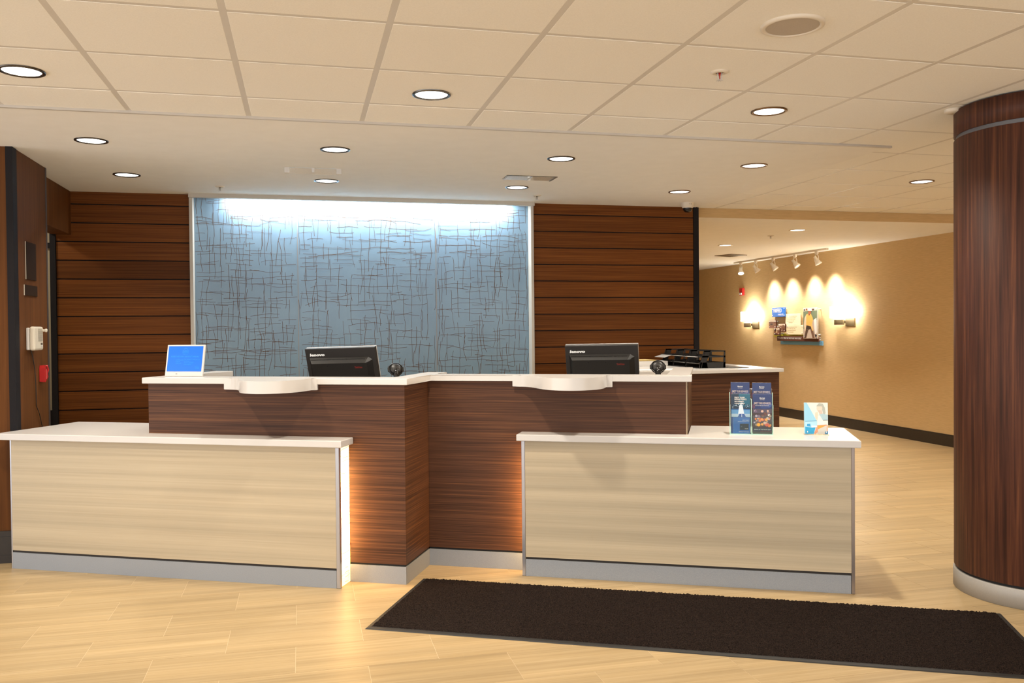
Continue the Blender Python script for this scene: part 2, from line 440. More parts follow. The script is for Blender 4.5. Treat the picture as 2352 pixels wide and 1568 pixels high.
box('glass_pane', mat('frosted_pane', (.42, .36, .25), .25), (-2.88, 0, .80), (-2.010, .01, 2.136), door)
box('transom_pane', MATS['frosted_pane'], (-2.88, 0, 2.18), (-2.010, .01, 2.36), door)

lamp('pane_fill_lamp', 'AREA', (-2.5, 7.1, ZD-.02), 9, (1, .93, .78), shape='DISK', size=.2)  # unseen lamp, added to brighten the frosted door pane

# ------------------------------------------------------------------ column
COL = (3.84, 3.89)
col = thing('column', 'round dark walnut column with grey ring near its top and grey metal base', 'column', (*COL, 0))
lathe('shaft', M_WALNUT_V, [(.395, .114), (.398, .118), (.398, 2.452), (.395, 2.456)], col, 96)
lathe('upper_shaft', M_WALNUT_V, [(.384, 2.478), (.398, 2.478), (.398, 2.6085), (.388, 2.6085)], col, 96)
lathe('reveal_ring', mat('reveal_grey', (.16, .16, .17), .4, metal=.3), [(.386, 2.45), (.386, 2.48)], col, 96)
lathe('base_gap', M_GAP, [(.385, .10), (.385, .118)], col, 96)
lathe('base_ring', speckle('warm_aluminium', (.36, .34, .31), (.40, .38, .35), 300, .5, metal=.15), [(.39, 0), (.402, .001), (.402, .096), (.398, .100), (.384, .100)], col, 96)

# ------------------------------------------------------------------ reception counters (local u,v frame)
def cthing(name, label, cat, u=0, v=0, z=0, rz=0, group=None):
    p = CO+CU*u+CV*v
    return thing(name, label, cat, (p.x, p.y, z), CA+rz, group)
CO3 = (CO.x, CO.y, 0)
# the tall walnut desk
desk = cthing('reception_desk', 'tall stepped walnut reception desk with grey metal plinth, between the two pale cabinets', 'reception desk')
ZB = .112; ZU = 1.13
prism('front_panel', M_WALNUT, [(-1.635, -.42), (0, -.42), (-.12, -.30), (-1.635, -.30)], ZB, ZU, desk)
prism('return_panel', M_WALNUT, [(0, -.42), (0, .3), (-.12, .3), (-.12, -.30)], ZB, ZU, desk)
box('front_panel', M_WALNUT, (.0005, 0, ZB), (1.545, .12, ZU), desk, bev=.001)
box('edge_strip', mat('edge_strip', (.34, .25, .15), .4), (1.545, .001, .81), (1.553, .010, ZU), desk)
box('side_panel', M_WALNUT, (-1.635, -.2995, ZB), (-1.53, .36, ZU), desk, bev=.001)
box('side_panel', M_WALNUT, (1.445, .1205, ZB), (1.555, 1.0, ZU), desk, bev=.001)
bm = bmesh.new()
abox(bm, (-1.63, -.412, .0), (-.008, -.31, ZB)); abox(bm, (-.11, -.30, 0), (-.008, .29, ZB)); abox(bm, (.0, .008, 0), (1.54, .11, ZB))
finish('shadow_gap', bm, M_GAP, desk)
box('plinth', M_ALU, (-1.63, -.4205, 0), (0, -.411, .100), desk, bev=.0006)
box('plinth', M_ALU, (-.0095, -.4105, 0), (0.0005, -.0005, .100), desk, bev=.0006)
box('plinth', M_ALU, (.0005, -.0008, 0), (1.545, .0085, .100), desk, bev=.0006)
# its white cap with the two writing ledges
cap = cthing('countertop', 'stepped white quartz top of the tall walnut desk with two curved ledges', 'countertop')
zc0, zc1 = ZU+.0005, 1.166
bm = bmesh.new()
for pts in ([(-1.665, -.438), (.022, -.438), (.022, -.022), (1.578, -.022), (1.578, .105), (1.565, .105), (1.565, 1.02), (1.437, 1.02), (1.437, .105), (.024, .105), (.024, .315), (-.105, .315), (-.105, -.27), (-1.535, -.27), (-1.535, .37), (-1.665, .37)],):
    aprism(bm, pts, zc0, zc1)
es = [e for e in bm.edges if abs(e.verts[0].co.z-e.verts[1].co.z) < 1e-5]
bmesh.ops.bevel(bm, geom=es, offset=.003, segments=2, profile=.5, affect='EDGES')
finish('slab', bm, M_WHITE, cap)
def smooth_pts(P, n=12):
    out = []
    for i in range(len(P)-1):
        p0 = P[max(i-1, 0)]; p1 = P[i]; p2 = P[i+1]; p3 = P[min(i+2, len(P)-1)]
        for k in range(n):
            t = k/n
            out.append(tuple(.5*((2*p1[d])+(-p0[d]+p2[d])*t+(2*p0[d]-5*p1[d]+4*p2[d]-p3[d])*t*t+(-p0[d]+3*p1[d]-3*p2[d]+p3[d])*t**3) for d in (0, 1)))
    return out+[P[-1]]
for du, vf in ((0, -.438), (1.65, -.022)):
    curve = smooth_pts([(-1.065, 0), (-1.02, -.022), (-.975, -.075), (-.93, -.15), (-.88, -.225), (-.82, -.28), (-.745, -.305), (-.68, -.296), (-.62, -.255), (-.578, -.19), (-.560, -.11), (-.558, -.03), (-.556, 0)])
    L = [(-1.115, .014), (-1.115, -.002)]+[(x, y-.002) for x, y in curve]+[(-.522, -.002), (-.522, .014)]
    pts = [(x+du, y+vf) for x, y in L]
    prism('writing_ledge', M_WHITE, pts, 1.098, zc1+.0006, cap, bev=.003)

# low cabinets
def low_cab(u0, u1, v0, label, post):
    cb = cthing('counter_cabinet', label, 'cabinet')
    box('front_panel', M_OAK, (u0+.009 if post != 'a' else u0, v0, ZB), (u1-(.018 if post != 'b' else .017), v0+.018, .788), cb, bev=.0008)
    bm = bmesh.new(); abox(bm, (u0+.02, v0+.019, .001), (u1-.025, v0+.128 if post == 'a' else v0+.11, .788));
    if post == 'a': abox(bm, (u0+.02, v0+.128, .001), (-1.66, .0, .788))
    abox(bm, (u0+.01, v0+.005, .02), (u1-.02, v0+.03, ZB+.01)); 
    finish('carcass', bm, mat('dark_carcass', (.02, .015, .012), .7), cb)
    box('plinth', M_ALU, (u0+.009, v0-.0005, 0), (u1-.019, v0+.018, .099), cb, bev=.0006)
    return cb
labL = 'long pale oak low cabinet standing left of the walnut step, grey plinth'
labR = 'pale oak low cabinet on the right, under the brochure stand'
cbL = low_cab(-2.5, -.340, -.563, labL, 'a')
box('corner_post', M_ALUP, (-.358, -.566, 0), (-.336, -.538, .789), cbL, bev=.003)
box('corner_post', M_ALUP, (-2.5, -.564, 0), (-2.491, -.55, .789), cbL, bev=.001)
box('end_panel', M_OAK, (-2.5, -.549, 0), (-2.481, .0, .788), cbL)
M_LIT = mat('lit_acrylic', (.95, .82, .64), .35, emit=13, ecol=(1, .64, .33))
n, l, b = nodes(M_LIT)
tc = n.new('ShaderNodeTexCoord'); mp = n.new('ShaderNodeMapping'); mp.inputs['Scale'].default_value = (3, 3, 17); nz = n.new('ShaderNodeTexNoise'); nz.inputs['Scale'].default_value = 1; nz.inputs['Detail'].default_value = 0
l.new(tc.outputs['Object'], mp.inputs[0]); l.new(mp.outputs[0], nz.inputs['Vector'])
mw = n.new('ShaderNodeMath'); mw.operation = 'PINGPONG'; mw.inputs[1].default_value = .06; l.new(nz.outputs['Fac'], mw.inputs[0])
cr = n.new('ShaderNodeValToRGB'); cr.color_ramp.elements[0].position = .0; cr.color_ramp.elements[0].color = (.030, .014, .007, 1); cr.color_ramp.elements[1].position = .009; cr.color_ramp.elements[1].color = (1, .60, .22, 1)
l.new(mw.outputs[0], cr.inputs['Fac']); l.new(cr.outputs[0], b.inputs['Emission Color'])
sx_ = n.new('ShaderNodeSeparateXYZ'); l.new(tc.outputs['Object'], sx_.inputs[0])
g = n.new('ShaderNodeValToRGB'); ge = g.color_ramp.elements; ge[0].position = .0; ge[0].color = (2, 2, 2, 1); ge[1].position = .79; ge[1].color = (3, 3, 3, 1)
for p_, v_ in ((.07, 2.5), (.20, 15), (.42, 19), (.64, 14), (.74, 5.)):
    q_ = ge.new(p_); q_.color = (v_, v_, v_, 1)
l.new(sx_.outputs[2], g.inputs['Fac']); l.new(g.outputs[0], b.inputs['Emission Strength'])
box('light_panel', M_LIT, (-.352, -.536, .004), (-.338, -.424, .788), cbL)
bm = bmesh.new(); rl = random.Random(4); zz = .02
while zz < .77:
    dz = rl.uniform(-.012, .012); pz = [zz+dz*k/4+rl.uniform(-.002, .002) for k in range(5)]
    v0_, v1_ = (-.535, -.425) if rl.random() < .6 else (-.535+rl.uniform(0, .05), -.425-rl.uniform(0, .03))
    pv = [v0_+(v1_-v0_)*k/4 for k in range(5)]
    A_ = [bm.verts.new((-.3372, pv[k], pz[k])) for k in range(5)]; B_ = [bm.verts.new((-.3372, pv[k], pz[k]+.0032)) for k in range(5)]
    for k in range(4): bm.faces.new((A_[k], A_[k+1], B_[k+1], B_[k]))
    zz += rl.uniform(.018, .055)
for v_, z0_, z1_ in ((-.50, .1, .34), (-.47, .38, .6), (-.515, .55, .75), (-.45, .03, .2)):
    bm.faces.new([bm.verts.new(p) for p in ((-.3370, v_, z0_), (-.3370, v_+.0028, z0_), (-.3370, v_+.010, z1_), (-.3370, v_+.007, z1_))])
finish('twig_pattern', bm, mat('twig_dim', (.55, .30, .16), .6, emit=.45, ecol=(.95, .62, .38)), cbL, kind='stuff')
cbR = low_cab(.618, 2.433, -.118, labR, 'b')
box('corner_post', M_ALUP, (.606, -.120, 0), (.626, -.098, .789), cbR, bev=.003)
box('light_panel', M_LIT, (.606, -.096, .004), (.618, -.003, .788), cbR)
box('corner_post', mat('bronze_profile', (.30, .25, .22), .3, metal=.7), (2.416, -.121, 0), (2.434, -.10, .789), cbR, bev=.003)
box('end_panel', M_OAK, (2.414, -.099, 0), (2.432, .36, .788), cbR)
box('back_panel', M_OAK, (1.57, .34, 0), (2.413, .358, .788), cbR)
# low countertops
def slab(name, pts, label):
    bm = bmesh.new(); aprism(bm, pts, .790, .829)
    bmesh.ops.bevel(bm, geom=[e for e in bm.edges if abs(e.verts[0].co.z-e.verts[1].co.z) < 1e-5], offset=.004, segments=2, profile=.5, affect='EDGES')
    o = finish(name, bm, M_WHITE); o.location = CO3; o.rotation_euler = (0, 0, CA); tag(o, label, 'countertop'); return o
slab('countertop', [(-2.585, -.588), (-.312, -.588), (-.312, -.4225), (-1.637, -.4225), (-1.637, .10), (-2.555, .10)], 'white quartz worktop on the long left cabinet, mostly bare')
slab('countertop', [(.583, -.146), (2.462, -.146), (2.462, .46), (1.561, .46), (1.561, -.0015), (.583, -.0015)], 'white quartz worktop on the right cabinet, holding brochures and a card')
# staff work surfaces behind the tall desk
for u0, v0, u1, v1, lb in ((-1.52, -.295, -.125, .85, 'dark staff work surface behind the left part of the tall desk'), (.01, .125, 1.44, 1.35, 'dark staff work surface behind the right part of the tall desk')):
    wd = cthing('work_desk', lb, 'desk')
    box('worktop', mat('grey_worktop', (.25, .22, .19), .4), (u0, v0, .73), (u1, v1, .76), wd, bev=.002)
    box('leg_panel', M_WALNUT, (u0, v1-.1, 0), (u0+.03, v1, .73), wd); box('leg_panel', M_WALNUT, (u1-.03, v1-.1, 0), (u1, v1, .73), wd)

# ------------------------------------------------------------------ back desk (square to the room)
bd = thing('back_desk', 'walnut desk with white top standing against the back wall, right end', 'desk', (0, 0, 0))
box('front_panel', M_WALNUT, (2.47, 6.635, .0), (3.925, 6.66, 1.054), bd, bev=.001)
box('side_panel', M_WALNUT, (3.90, 6.661, 0), (3.925, 7.72, 1.054), bd, bev=.001)
bm = bmesh.new(); abox(bm, (2.47, 6.60, 1.055), (3.95, 7.75, 1.085), .003); finish('top', bm, M_WHITE, bd)

# ------------------------------------------------------------------ ceiling fittings
def downlight(x, y, z, label, group=None, power=None, r=.096, rim=M_CHROME, spread=105):
    d = thing('downlight', label, 'ceiling light', (x, y, z-.0065 if z == ZT else z), 0, group)
    k = r/.096
    lathe('trim_ring', rim, [(.080*k, .004), (.080*k, -.003), (.086*k, -.007), (.096*k, -.005), (.0965*k, .001)], d, 48)
    lathe('lens', M_LENS, [(0, -.0012), (.0795*k, -.0012)], d, 40, smooth=False)
    o = lamp('downlight_lamp', 'AREA', (0, 0, -.012), power or (20 if z == ZT else DOWN_W), WARM, shape='DISK', size=.11*k)
    o.data.spread = R(140 if z == ZT else spread); o.parent = d
    return d
RB = mat('bronze_rim', (.20, .12, .06), .3, metal=.8)
near = 'downlights in the tile ceiling'; sof = 'downlights in the smooth soffit over the desk'
downlight(-1.205, 4.317, ZT, 'dark-rimmed downlight at the far left of the tile ceiling', near)
downlight(.643, 4.336, ZT, 'downlight in the tile ceiling nearest the centre of the photo', near, rim=mat('grey_rim', (.2, .2, .2), .25, metal=.9))
downlight(2.489, 4.301, ZT, 'bronze-rimmed downlight in the tile ceiling beyond the sprinkler with red bulb', near, rim=RB)
downlight(4.949, 6.162, ZT, 'downlight in the tile ceiling just left of the round column', near, rim=RB)
for x, y, lb in ((-1.232, 5.766, 'downlight in the soffit corner, upper left above the brown side panel'), (-1.251, 6.972, 'downlight in the soffit above the left plank wall'),
                 (.223, 5.752, 'soffit downlight in front of the left clear sign holder'), (.201, 6.974, 'soffit downlight behind the left clear sign holder'),
                 (1.750, 5.766, 'soffit downlight in front of the tilted clear sign holder'), (1.743, 7.010, 'soffit downlight behind the tilted clear sign holder'),
                 (3.205, 5.748, 'rightmost soffit downlight of the front row'), (3.184, 6.983, 'soffit downlight beside the dome camera')):
    downlight(x, y, ZD, lb, sof, rim=RB if x > 3 else MATS['grey_rim'] if 0 < x < 1.745 and y > 5.76 else M_CHROME)
WR = mat('white_rim', (.7, .6, .45), .4)
downlight(5.445, 8.802, ZC, 'large white downlight in the corridor ceiling, nearer the bulkhead', 'corridor downlights', rim=WR, power=20)
downlight(5.487, 10.607, ZC, 'small distant downlight in the corridor ceiling, by the vent', 'corridor downlights', rim=WR, power=20)
# the lobby's other ceiling lights, behind the photographer
for x in (-3.0, -1.2, .64, 2.48, 4.95):
    for y in (2.0, -.3, -2.2):
        if (x, y) == (2.48, 2.0): pass
        o = lamp('unseen_lamp', 'AREA', (x, y, ZT-.015), 4.0 if y > 1 else 6.5, WARM, shape='DISK', size=.15); o.data.spread = R(150)
for x, y in ((4.95, 4.3), (6.4, 6.9), (6.6, 3.0), (5.45, 13.2)):  # further unseen lamps, added to brighten the right side and the corridor
    o = lamp('unseen_lamp', 'AREA', (x, y, (ZT if y < 8 else ZC)-.015), 11, WARM, shape='DISK', size=.15); o.data.spread = R(150)

sp = thing('ceiling_speaker', 'round ceiling speaker with grey-beige grille at the top right', 'speaker', (1.871, 3.055, ZT-.006))
lathe('bezel', M_BEIGEP, [(.101, .002), (.101, -.009), (.110, -.012), (.120, -.008), (.121, .002)], sp, 56)
lathe('grille', M_GRILLE, [(0, -.0075), (.1005, -.0075)], sp, 48, smooth=False)

def sprinkler(x, y, z, label, s=1.0):
    t = thing('sprinkler', label, 'sprinkler', (x, y, z-.006 if z == ZT else z))
    lathe('escutcheon', M_BEIGEP, [(.018*s, -.004*s), (.026*s, -.010*s), (.040*s, -.004*s), (.041*s, .001)], t, 32)
    bm = bmesh.new()
    for sg in (-1, 1): atube(bm, [(sg*.009*s, 0, -.004*s), (sg*.011*s, 0, -.018*s), (sg*.008*s, 0, -.030*s), (0, 0, -.038*s)], .0025*s, 6)
    finish('frame', bm, M_SILV, t, True)
    tube('bulb', M_RED if s == 1 else M_BRONZE, [(0, 0, -.004*s), (0, 0, -.020*s), (0, 0, -.034*s)], [.006*s, .003*s, .002*s], t)
    bm = bmesh.new()
    for k in range(8):
        a = k*PI/4; abox(bm, (-.002*s, .003*s, -.0405*s), (.002*s, .016*s, -.0395*s)); 
        bmesh.ops.rotate(bm, verts=bm.verts[-8:], cent=(0, 0, 0), matrix=Matrix.Rotation(a, 3, 'Z'))
    finish('deflector', bm, M_SILV, t)
sprinkler(1.883, 3.686, ZT, 'pendent sprinkler with a red bulb below the tile ceiling')
sprinkler(-.630, 7.403, ZD, 'small sprinkler in the soffit near the left top corner of the blue panel', .95)
sprinkler(2.022, 7.406, ZD, 'small sprinkler in the soffit near the right top corner of the blue panel', .95)
sprinkler(5.458, 9.404, ZC, 'small sprinkler in the corridor ceiling', .95)

dc = thing('dome_camera', 'white dome security camera under the soffit, at the right plank wall', 'camera', (3.545, 7.60, ZD))
lathe('housing', M_BEIGEP, [(.061, 0), (.060, -.026), (.054, -.040), (.044, -.050)], dc, 40)
lathe('dome', M_PLAS3, [(.044, -.049), (.043, -.062), (.035, -.078), (.020, -.088), (0, -.091)], dc, 32)
bm = bmesh.new()
for x in (-.006, .010): abox(bm, (x-.004, -.0615, -.020), (x+.004, -.0598, -.016))
finish('mark', bm, M_BRONZE, dc)

# clear sign holders hanging from the soffit
M_CLEAR = mat('clear_sheet', (.99, .96, .92), .05, trans=.97); nodes(M_CLEAR)[2].inputs['IOR'].default_value = 1.08
def sign_holder(x, y, rz, label, W=.40, D=.0):
    t = thing('sign_holder', label, 'sign holder', (x, y, ZD), rz)
    box('sheet', M_CLEAR, (-W/2, -.002, -.046), (W/2, .002, -.002), t)
    for k, cx_ in enumerate((-W/2+.018, 0, W/2-.018)):
        wv = .018 if k != 1 else .009
        c = box('clip', M_SILV, (cx_-wv, -.007, -.040 if k != 1 else -.032), (cx_+wv, -.0025, -.002), t, bev=.001)
    return t
sign_holder(.092, 6.44, 0, 'clear acrylic sign holder with three clips, above the blue panel, left')
t = thing('sign_holder', 'clear acrylic sign holder mounted flat, seen skewed, right of the other', 'sign holder', (1.728, 6.53, ZD), 0)
bm = bmesh.new(); abox(bm, (-.20, -.08, -.007), (.20, .10, -.003)); finish('sheet', bm, M_CLEAR, t)
for k, x in enumerate((-.185, .0, .185)):
    bm = bmesh.new(); abox(bm, (x-.005, -.072, -.011), (x+.005, .092, -.0075)); finish('clip', bm, M_SILV if k != 2 else M_BRONZE, t)

vt = thing('air_vent', 'dark square air vent in the corridor ceiling', 'vent', (6.35, 12.1, ZC), R(20))
bm = bmesh.new()
for a in ((-.17, -.17, .17, -.15), (-.17, .15, .17, .17), (-.17, -.15, -.15, .15), (.15, -.15, .17, .15)): abox(bm, (a[0], a[1], -.008), (a[2], a[3], .001))
finish('frame', bm, M_BRONZE, vt)
for k in range(6): box('louvre', M_BRONZE, (-.149, -.125+k*.045, -.006), (.149, -.105+k*.045, 0), vt)
ds = thing('ceiling_disc', 'small round disc fitting at the ceiling, half hidden by the column top', 'smoke detector', (3.475, 4.075, ZT-.004))
lathe('body', M_BEIGEP, [(0, -.018), (.045, -.018), (.048, -.012), (.048, 0)], ds, 36)

# ------------------------------------------------------------------ corridor: track lights, sconces, strobe, signs
RW = -PI/2
tr = thing('track_light_rail', 'white track rail along the corridor ceiling carrying five spot heads', 'track light', (7.13, 0, 0))
box('rail', M_BEIGEP, (-.018, 10.80, ZC-.024), (.018, 13.46, ZC-.0005), tr, bev=.003)
box('end_cap', M_BEIGEP, (-.019, 10.78, ZC-.025), (.019, 10.80, ZC-.0005), tr)
heads = [(13.24, (-.25, -.55, -1)), (12.75, (.55, -.30, -.9)), (12.21, (.55, -.5, -1)), (11.60, (.45, -.62, -1)), (11.04, (.40, -.30, -1))]
names = ['track spot head at the far end of the rail, lit face towards the lobby', 'second spot head from the far end of the track rail', 'middle spot head of the track rail', 'second spot head from the near end of the track rail', 'spot head at the near end of the track rail']
hits = [None, (7.42, 12.62, 1.66), (7.42, 12.10, 1.66), (7.42, 11.52, 1.70), (7.42, 11.04, 1.74)]
M_HEAD = mat('white_lamp_head', (.78, .70, .58), .35)
for k, (y, dv) in enumerate(heads):
    t = thing('spot_head', names[k], 'spotlight', (7.13, y, ZC-.024), 0, 'spot heads on the track rail')
    box('adapter', M_HEAD, (-.014, -.030, -.040), (.014, .030, 0), t, bev=.003)
    yk = []
    for s in range(17):
        a = PI*2*s/16; yk.append((0, .052*math.sin(a), -.105-.068*math.cos(a)*(-1 if False else 1)))
    pts = [(0, .050*math.sin(a), -.108+.066*math.cos(a)) for a in [R(q) for q in range(-135, 136, 18)]]
    tube('yoke', M_HEAD, pts, .006, t, 6)
    d = Vector(dv).normalized(); q = d.to_track_quat('-Z', 'Y').to_matrix()
    bm = bmesh.new(); seg = 20; prof = [(.0, .060), (.020, .058), (.024, .02), (.030, -.01), (.047, -.045), (.050, -.066), (.044, -.064), (.038, -.035)]
    rings = []
    for r_, z_ in prof:
        rings.append([bm.verts.new(q @ Vector((max(r_, .001)*math.cos(2*PI*i/seg), max(r_, .001)*math.sin(2*PI*i/seg), z_))+Vector((0, 0, -.125))) for i in range(seg)])
    for A, B in zip(rings, rings[1:]):
        for i in range(seg): bm.faces.new((A[i], A[(i+1) % seg], B[(i+1) % seg], B[i]))
    bmesh.ops.recalc_face_normals(bm, faces=bm.faces)
    finish('lamp_head', bm, M_HEAD, t, True)
    bm = bmesh.new(); bm.faces.new([bm.verts.new(q @ Vector(((.038 if k else .043)*math.cos(2*PI*i/seg), (.038 if k else .043)*math.sin(2*PI*i/seg), -.036 if k else -.060))+Vector((0, 0, -.125))) for i in range(seg)])
    finish('lamp_face', bm, mat('spot_face', (1, 1, 1), emit=6, ecol=(1, .93, .8)), t)
    p0 = Vector((7.13, y, ZC-.024-.125))+d*.09
    if k:
        tg = hits[k]
        lamp('spot_lamp', 'SPOT', p0, 75, (1, .94, .90), target=tg, spot_size=R(80), spot_blend=1, shadow_soft_size=.06)
    else: lamp('spot_lamp', 'SPOT', p0, 30, (1, .86, .68), target=p0+d, spot_size=R(50), spot_blend=.8, shadow_soft_size=.03)

M_SHADE = mat('sconce_glass', (1, 1, 1), .4, emit=5.0, ecol=(1, .97, .86))
for y, z, k, lb in ((13.34, 1.52, 1, 'glowing white wall sconce on the far side of the wall signs'), (10.745, 1.545, 1, 'glowing white wall sconce right of the wall signs')):
    t = thing('wall_sconce', lb, 'wall lamp', (7.42, y, z), RW, 'wall sconces in the corridor')
    # shade: bowed glass box open above
    P = [(-.265, -.03), (-.265, -.10), (-.15, -.125), (0, -.13), (.15, -.125), (.265, -.10), (.265, -.03)]
    bm = bmesh.new(); a = [bm.verts.new((x, yy, .0)) for x, yy in P]; b_ = [bm.verts.new((x, yy, .165)) for x, yy in P]
    for i in range(len(P)-1): bm.faces.new((a[i], a[i+1], b_[i+1], b_[i]))
    bm.faces.new(a[::-1])
    bmesh.ops.solidify(bm, geom=bm.faces[:], thickness=.004)
    finish('glass_shade', bm, M_SHADE, t)
    box('back_plate', M_BRONZE, (-.02, -.02, -.115), (.185, -.001, .0), t, bev=.002)
    box('back_plate', M_BRONZE, (-.12, -.016, .001), (.12, -.001, .10), t, bev=.002)
    bm = bmesh.new(); abox(bm, (-.19, -.085, -.095), (.02, -.060, -.022), .003); abox(bm, (-.17, -.090, -.084), (.0, -.084, -.06)); abox(bm, (-.06, -.06, -.075), (-.02, -.016, -.035))
    finish('bracket', bm, M_BRONZE, t)
    o = lamp('sconce_lamp', 'POINT', (0, -.07, .20), 6, (1, .99, .88), shadow_soft_size=.05); o.parent = t
    o = lamp('sconce_lamp', 'POINT', (0, -.22, .06), 3.0, (1, .99, .88), shadow_soft_size=.08); o.parent = t

st = thing('fire_strobe', 'small red fire alarm strobe on the corridor wall', 'fire alarm', (7.42, 13.70, 2.035), RW)
box('housing', M_RED, (-.055, -.045, -.065), (.055, -.001, .065), st, bev=.008)
box('lens', M_SILV, (-.04, -.060, -.050), (.04, -.045, -.015), st, bev=.006)

def wsign(name, y0, y1, z0, z1, m, label, dep=.02, off=.03, cat='sign', studs=True, so=.025):
    """y0 > y1 (left to right in view); z measured from floor"""
    k_ = (7.42-off-dep)/7.42; y0 *= k_; y1 *= k_
    yc = (y0+y1)/2; W = abs(y0-y1); H = z1-z0
    t = thing(name, label, cat, (7.42-off, yc, z0), RW)
    box('board', m, (-W/2, -dep, 0), (W/2, 0, H), t, bev=.002)
    for sx in (-1, 1):
        for zz in (so, H-.025): tube('standoff', M_SILV, [(sx*(W/2-.03), .0005, zz), (sx*(W/2-.03), off-.001, zz)], .008, t)
    if studs:
        for sx in (-1, 1):
            for zz in (.022, H-.022): 
                lathe('stud', M_SILV, [(0, .006), (.007, .005), (.009, 0)], t, 10, axis='y', loc=(sx*(W/2-.022), -dep, zz))
    return t, W, H
b_, W, H = wsign('sign_board', 12.755, 12.365, 1.585, 1.732, mat('sign_blue', srgb(38, 106, 190), .4), 'blue hotel name sign with white lettering on the corridor wall')
MW = mat('white_print', (.82, .80, .76), .5)
text('lettering', 'FAIRFIELD', .088, MW, b_, -.145, .070, -.0215, sx=.62, bold=.0015)
text('lettering', 'INN&SUITES', .040, MW, b_, -.01, .022, -.0215, sx=.75)
M_YEL = mat('sign_yellow', srgb(198, 190, 40), .5)
wsign('sign_board', 12.70, 11.86, 1.270, 1.318, M_YEL, 'olive yellow strip board behind the cream text boards', dep=.006, off=.004, studs=False)
b_, W, H = wsign('sign_board', 12.35, 11.93, 1.455, 1.628, mat('sign_cream', srgb(240, 225, 185), .6), 'upper cream text board beside the blue sign', dep=.012, off=.02, studs=False)
M_TXT = flatmat((190, 165, 120))
for k, (s, x) in enumerate((('Our story begins on a farm', -.10), ('with guests welcomed as family', -.17), ('and simple comfort every day', -.17), ('for travelers on the road', -.17), ('since long ago', -.12))):
    text('lettering', s, .020, M_TXT, b_, x, .128-k*.024, -.0125)
b_, W, H = wsign('sign_board', 12.32, 11.86, 1.305, 1.452, MATS['sign_cream'], 'lower cream text board, overlapping the yellow strip', dep=.012, off=.035)
for k, s in enumerate(('A warm welcome, a good meal', 'and a restful night of sleep', 'made every stay feel special', 'for the whole family')):
    text('lettering', s, .021, M_TXT, b_, -.20, .112-k*.026, -.0125)
b_, W, H = wsign('sign_board', 12.60, 11.45, 1.204, 1.282, mat('sign_brown', srgb(92, 48, 30), .5), 'long dark brown board with a white quotation', off=.035, studs=False)
text('lettering', "\u201cIT'S THE LITTLE THINGS THAT MAKE THE BIG THINGS POSSIBLE.\u201d", .040, MW, b_, -.555, .030, -.0215, sx=.58)
wsign('sign_board', 12.50, 11.34, 1.148, 1.212, mat('sign_lightblue', srgb(112, 165, 198), .5), 'pale blue strip board lowest of the wall signs', dep=.012, off=.006, studs=False)
SEP = [(150, 112, 84), (96, 58, 42), (186, 150, 118), (120, 80, 60), (225, 200, 170)]
def sepia(parent, W, H, kind, y0):
    rnd = random.Random(kind); P = [((128, 84, 62), rect(-W/2, 0, W/2, H))]
    P.append(((222, 196, 168), rect(-W/2, H*.70, W/2, H))) 
    if kind == 1:
        P.append(((150, 110, 82), rect(-W/2, H*.3, W/2, H*.78))); P.append(((84, 62, 50), rect(-W*.3, H*.42, W*.05, H*.6)))
        for k in range(6): P.append(((120, 76, 56), disc(-W/2+W*(k+.5)/6, H*.75, W*.07, 8)))
        P.append(((170, 120, 98), rect(-W/2, H*.05, W/2, H*.22)))
    elif kind == 2:
        P.append(((196, 168, 130), [(-W*.25, H*.3), (W*.2, H*.3), (-W*.02, H*.85)])); P.append(((70, 44, 34), disc(-W*.3, H*.75, W*.16))); P.append(((90, 52, 40), rect(-W/2, 0, W/2, H*.3)))
        P.append(((150, 104, 78), rect(0, H*.2, W*.45, H*.42)))
    else:
        for k in range(26): P.append((rnd.choice(SEP), disc(rnd.uniform(-.42, .42)*W, rnd.uniform(.12, .85)*H, W*rnd.uniform(.05, .09), 7, H*rnd.uniform(.05, .09))))
    printed('print', P, parent, y0)
for kind, (ya, yb, za, zb, of, lb) in enumerate(((12.851, 12.638, 1.405, 1.534, .05, 'small sepia farm photo board, leftmost of the wall signs'), (12.690, 12.525, 1.293, 1.410, .073, 'small sepia photo board overlapping the left end of the brown board'), (12.560, 12.365, 1.343, 1.476, .045, 'small sepia crowd photo board under the blue sign')), 1):
    b_, W, H = wsign('photo_board', ya, yb, za, zb, MATS['sign_brown'], lb, off=of, cat='picture')
    sepia(b_, W-.004, H-.004, kind, -.0205)
b_, W, H = wsign('photo_board', 11.846, 11.478, 1.248, 1.710, mat('photo_edge', (.35, .3, .24), .5), 'tall colour photo board of a man in a white hat', so=.06, off=.058, cat='picture')
K = W/430.; KZ = H/965.
def pp(*a): return [((x-1675)*K, (1200-z)*KZ) for x, z in a]
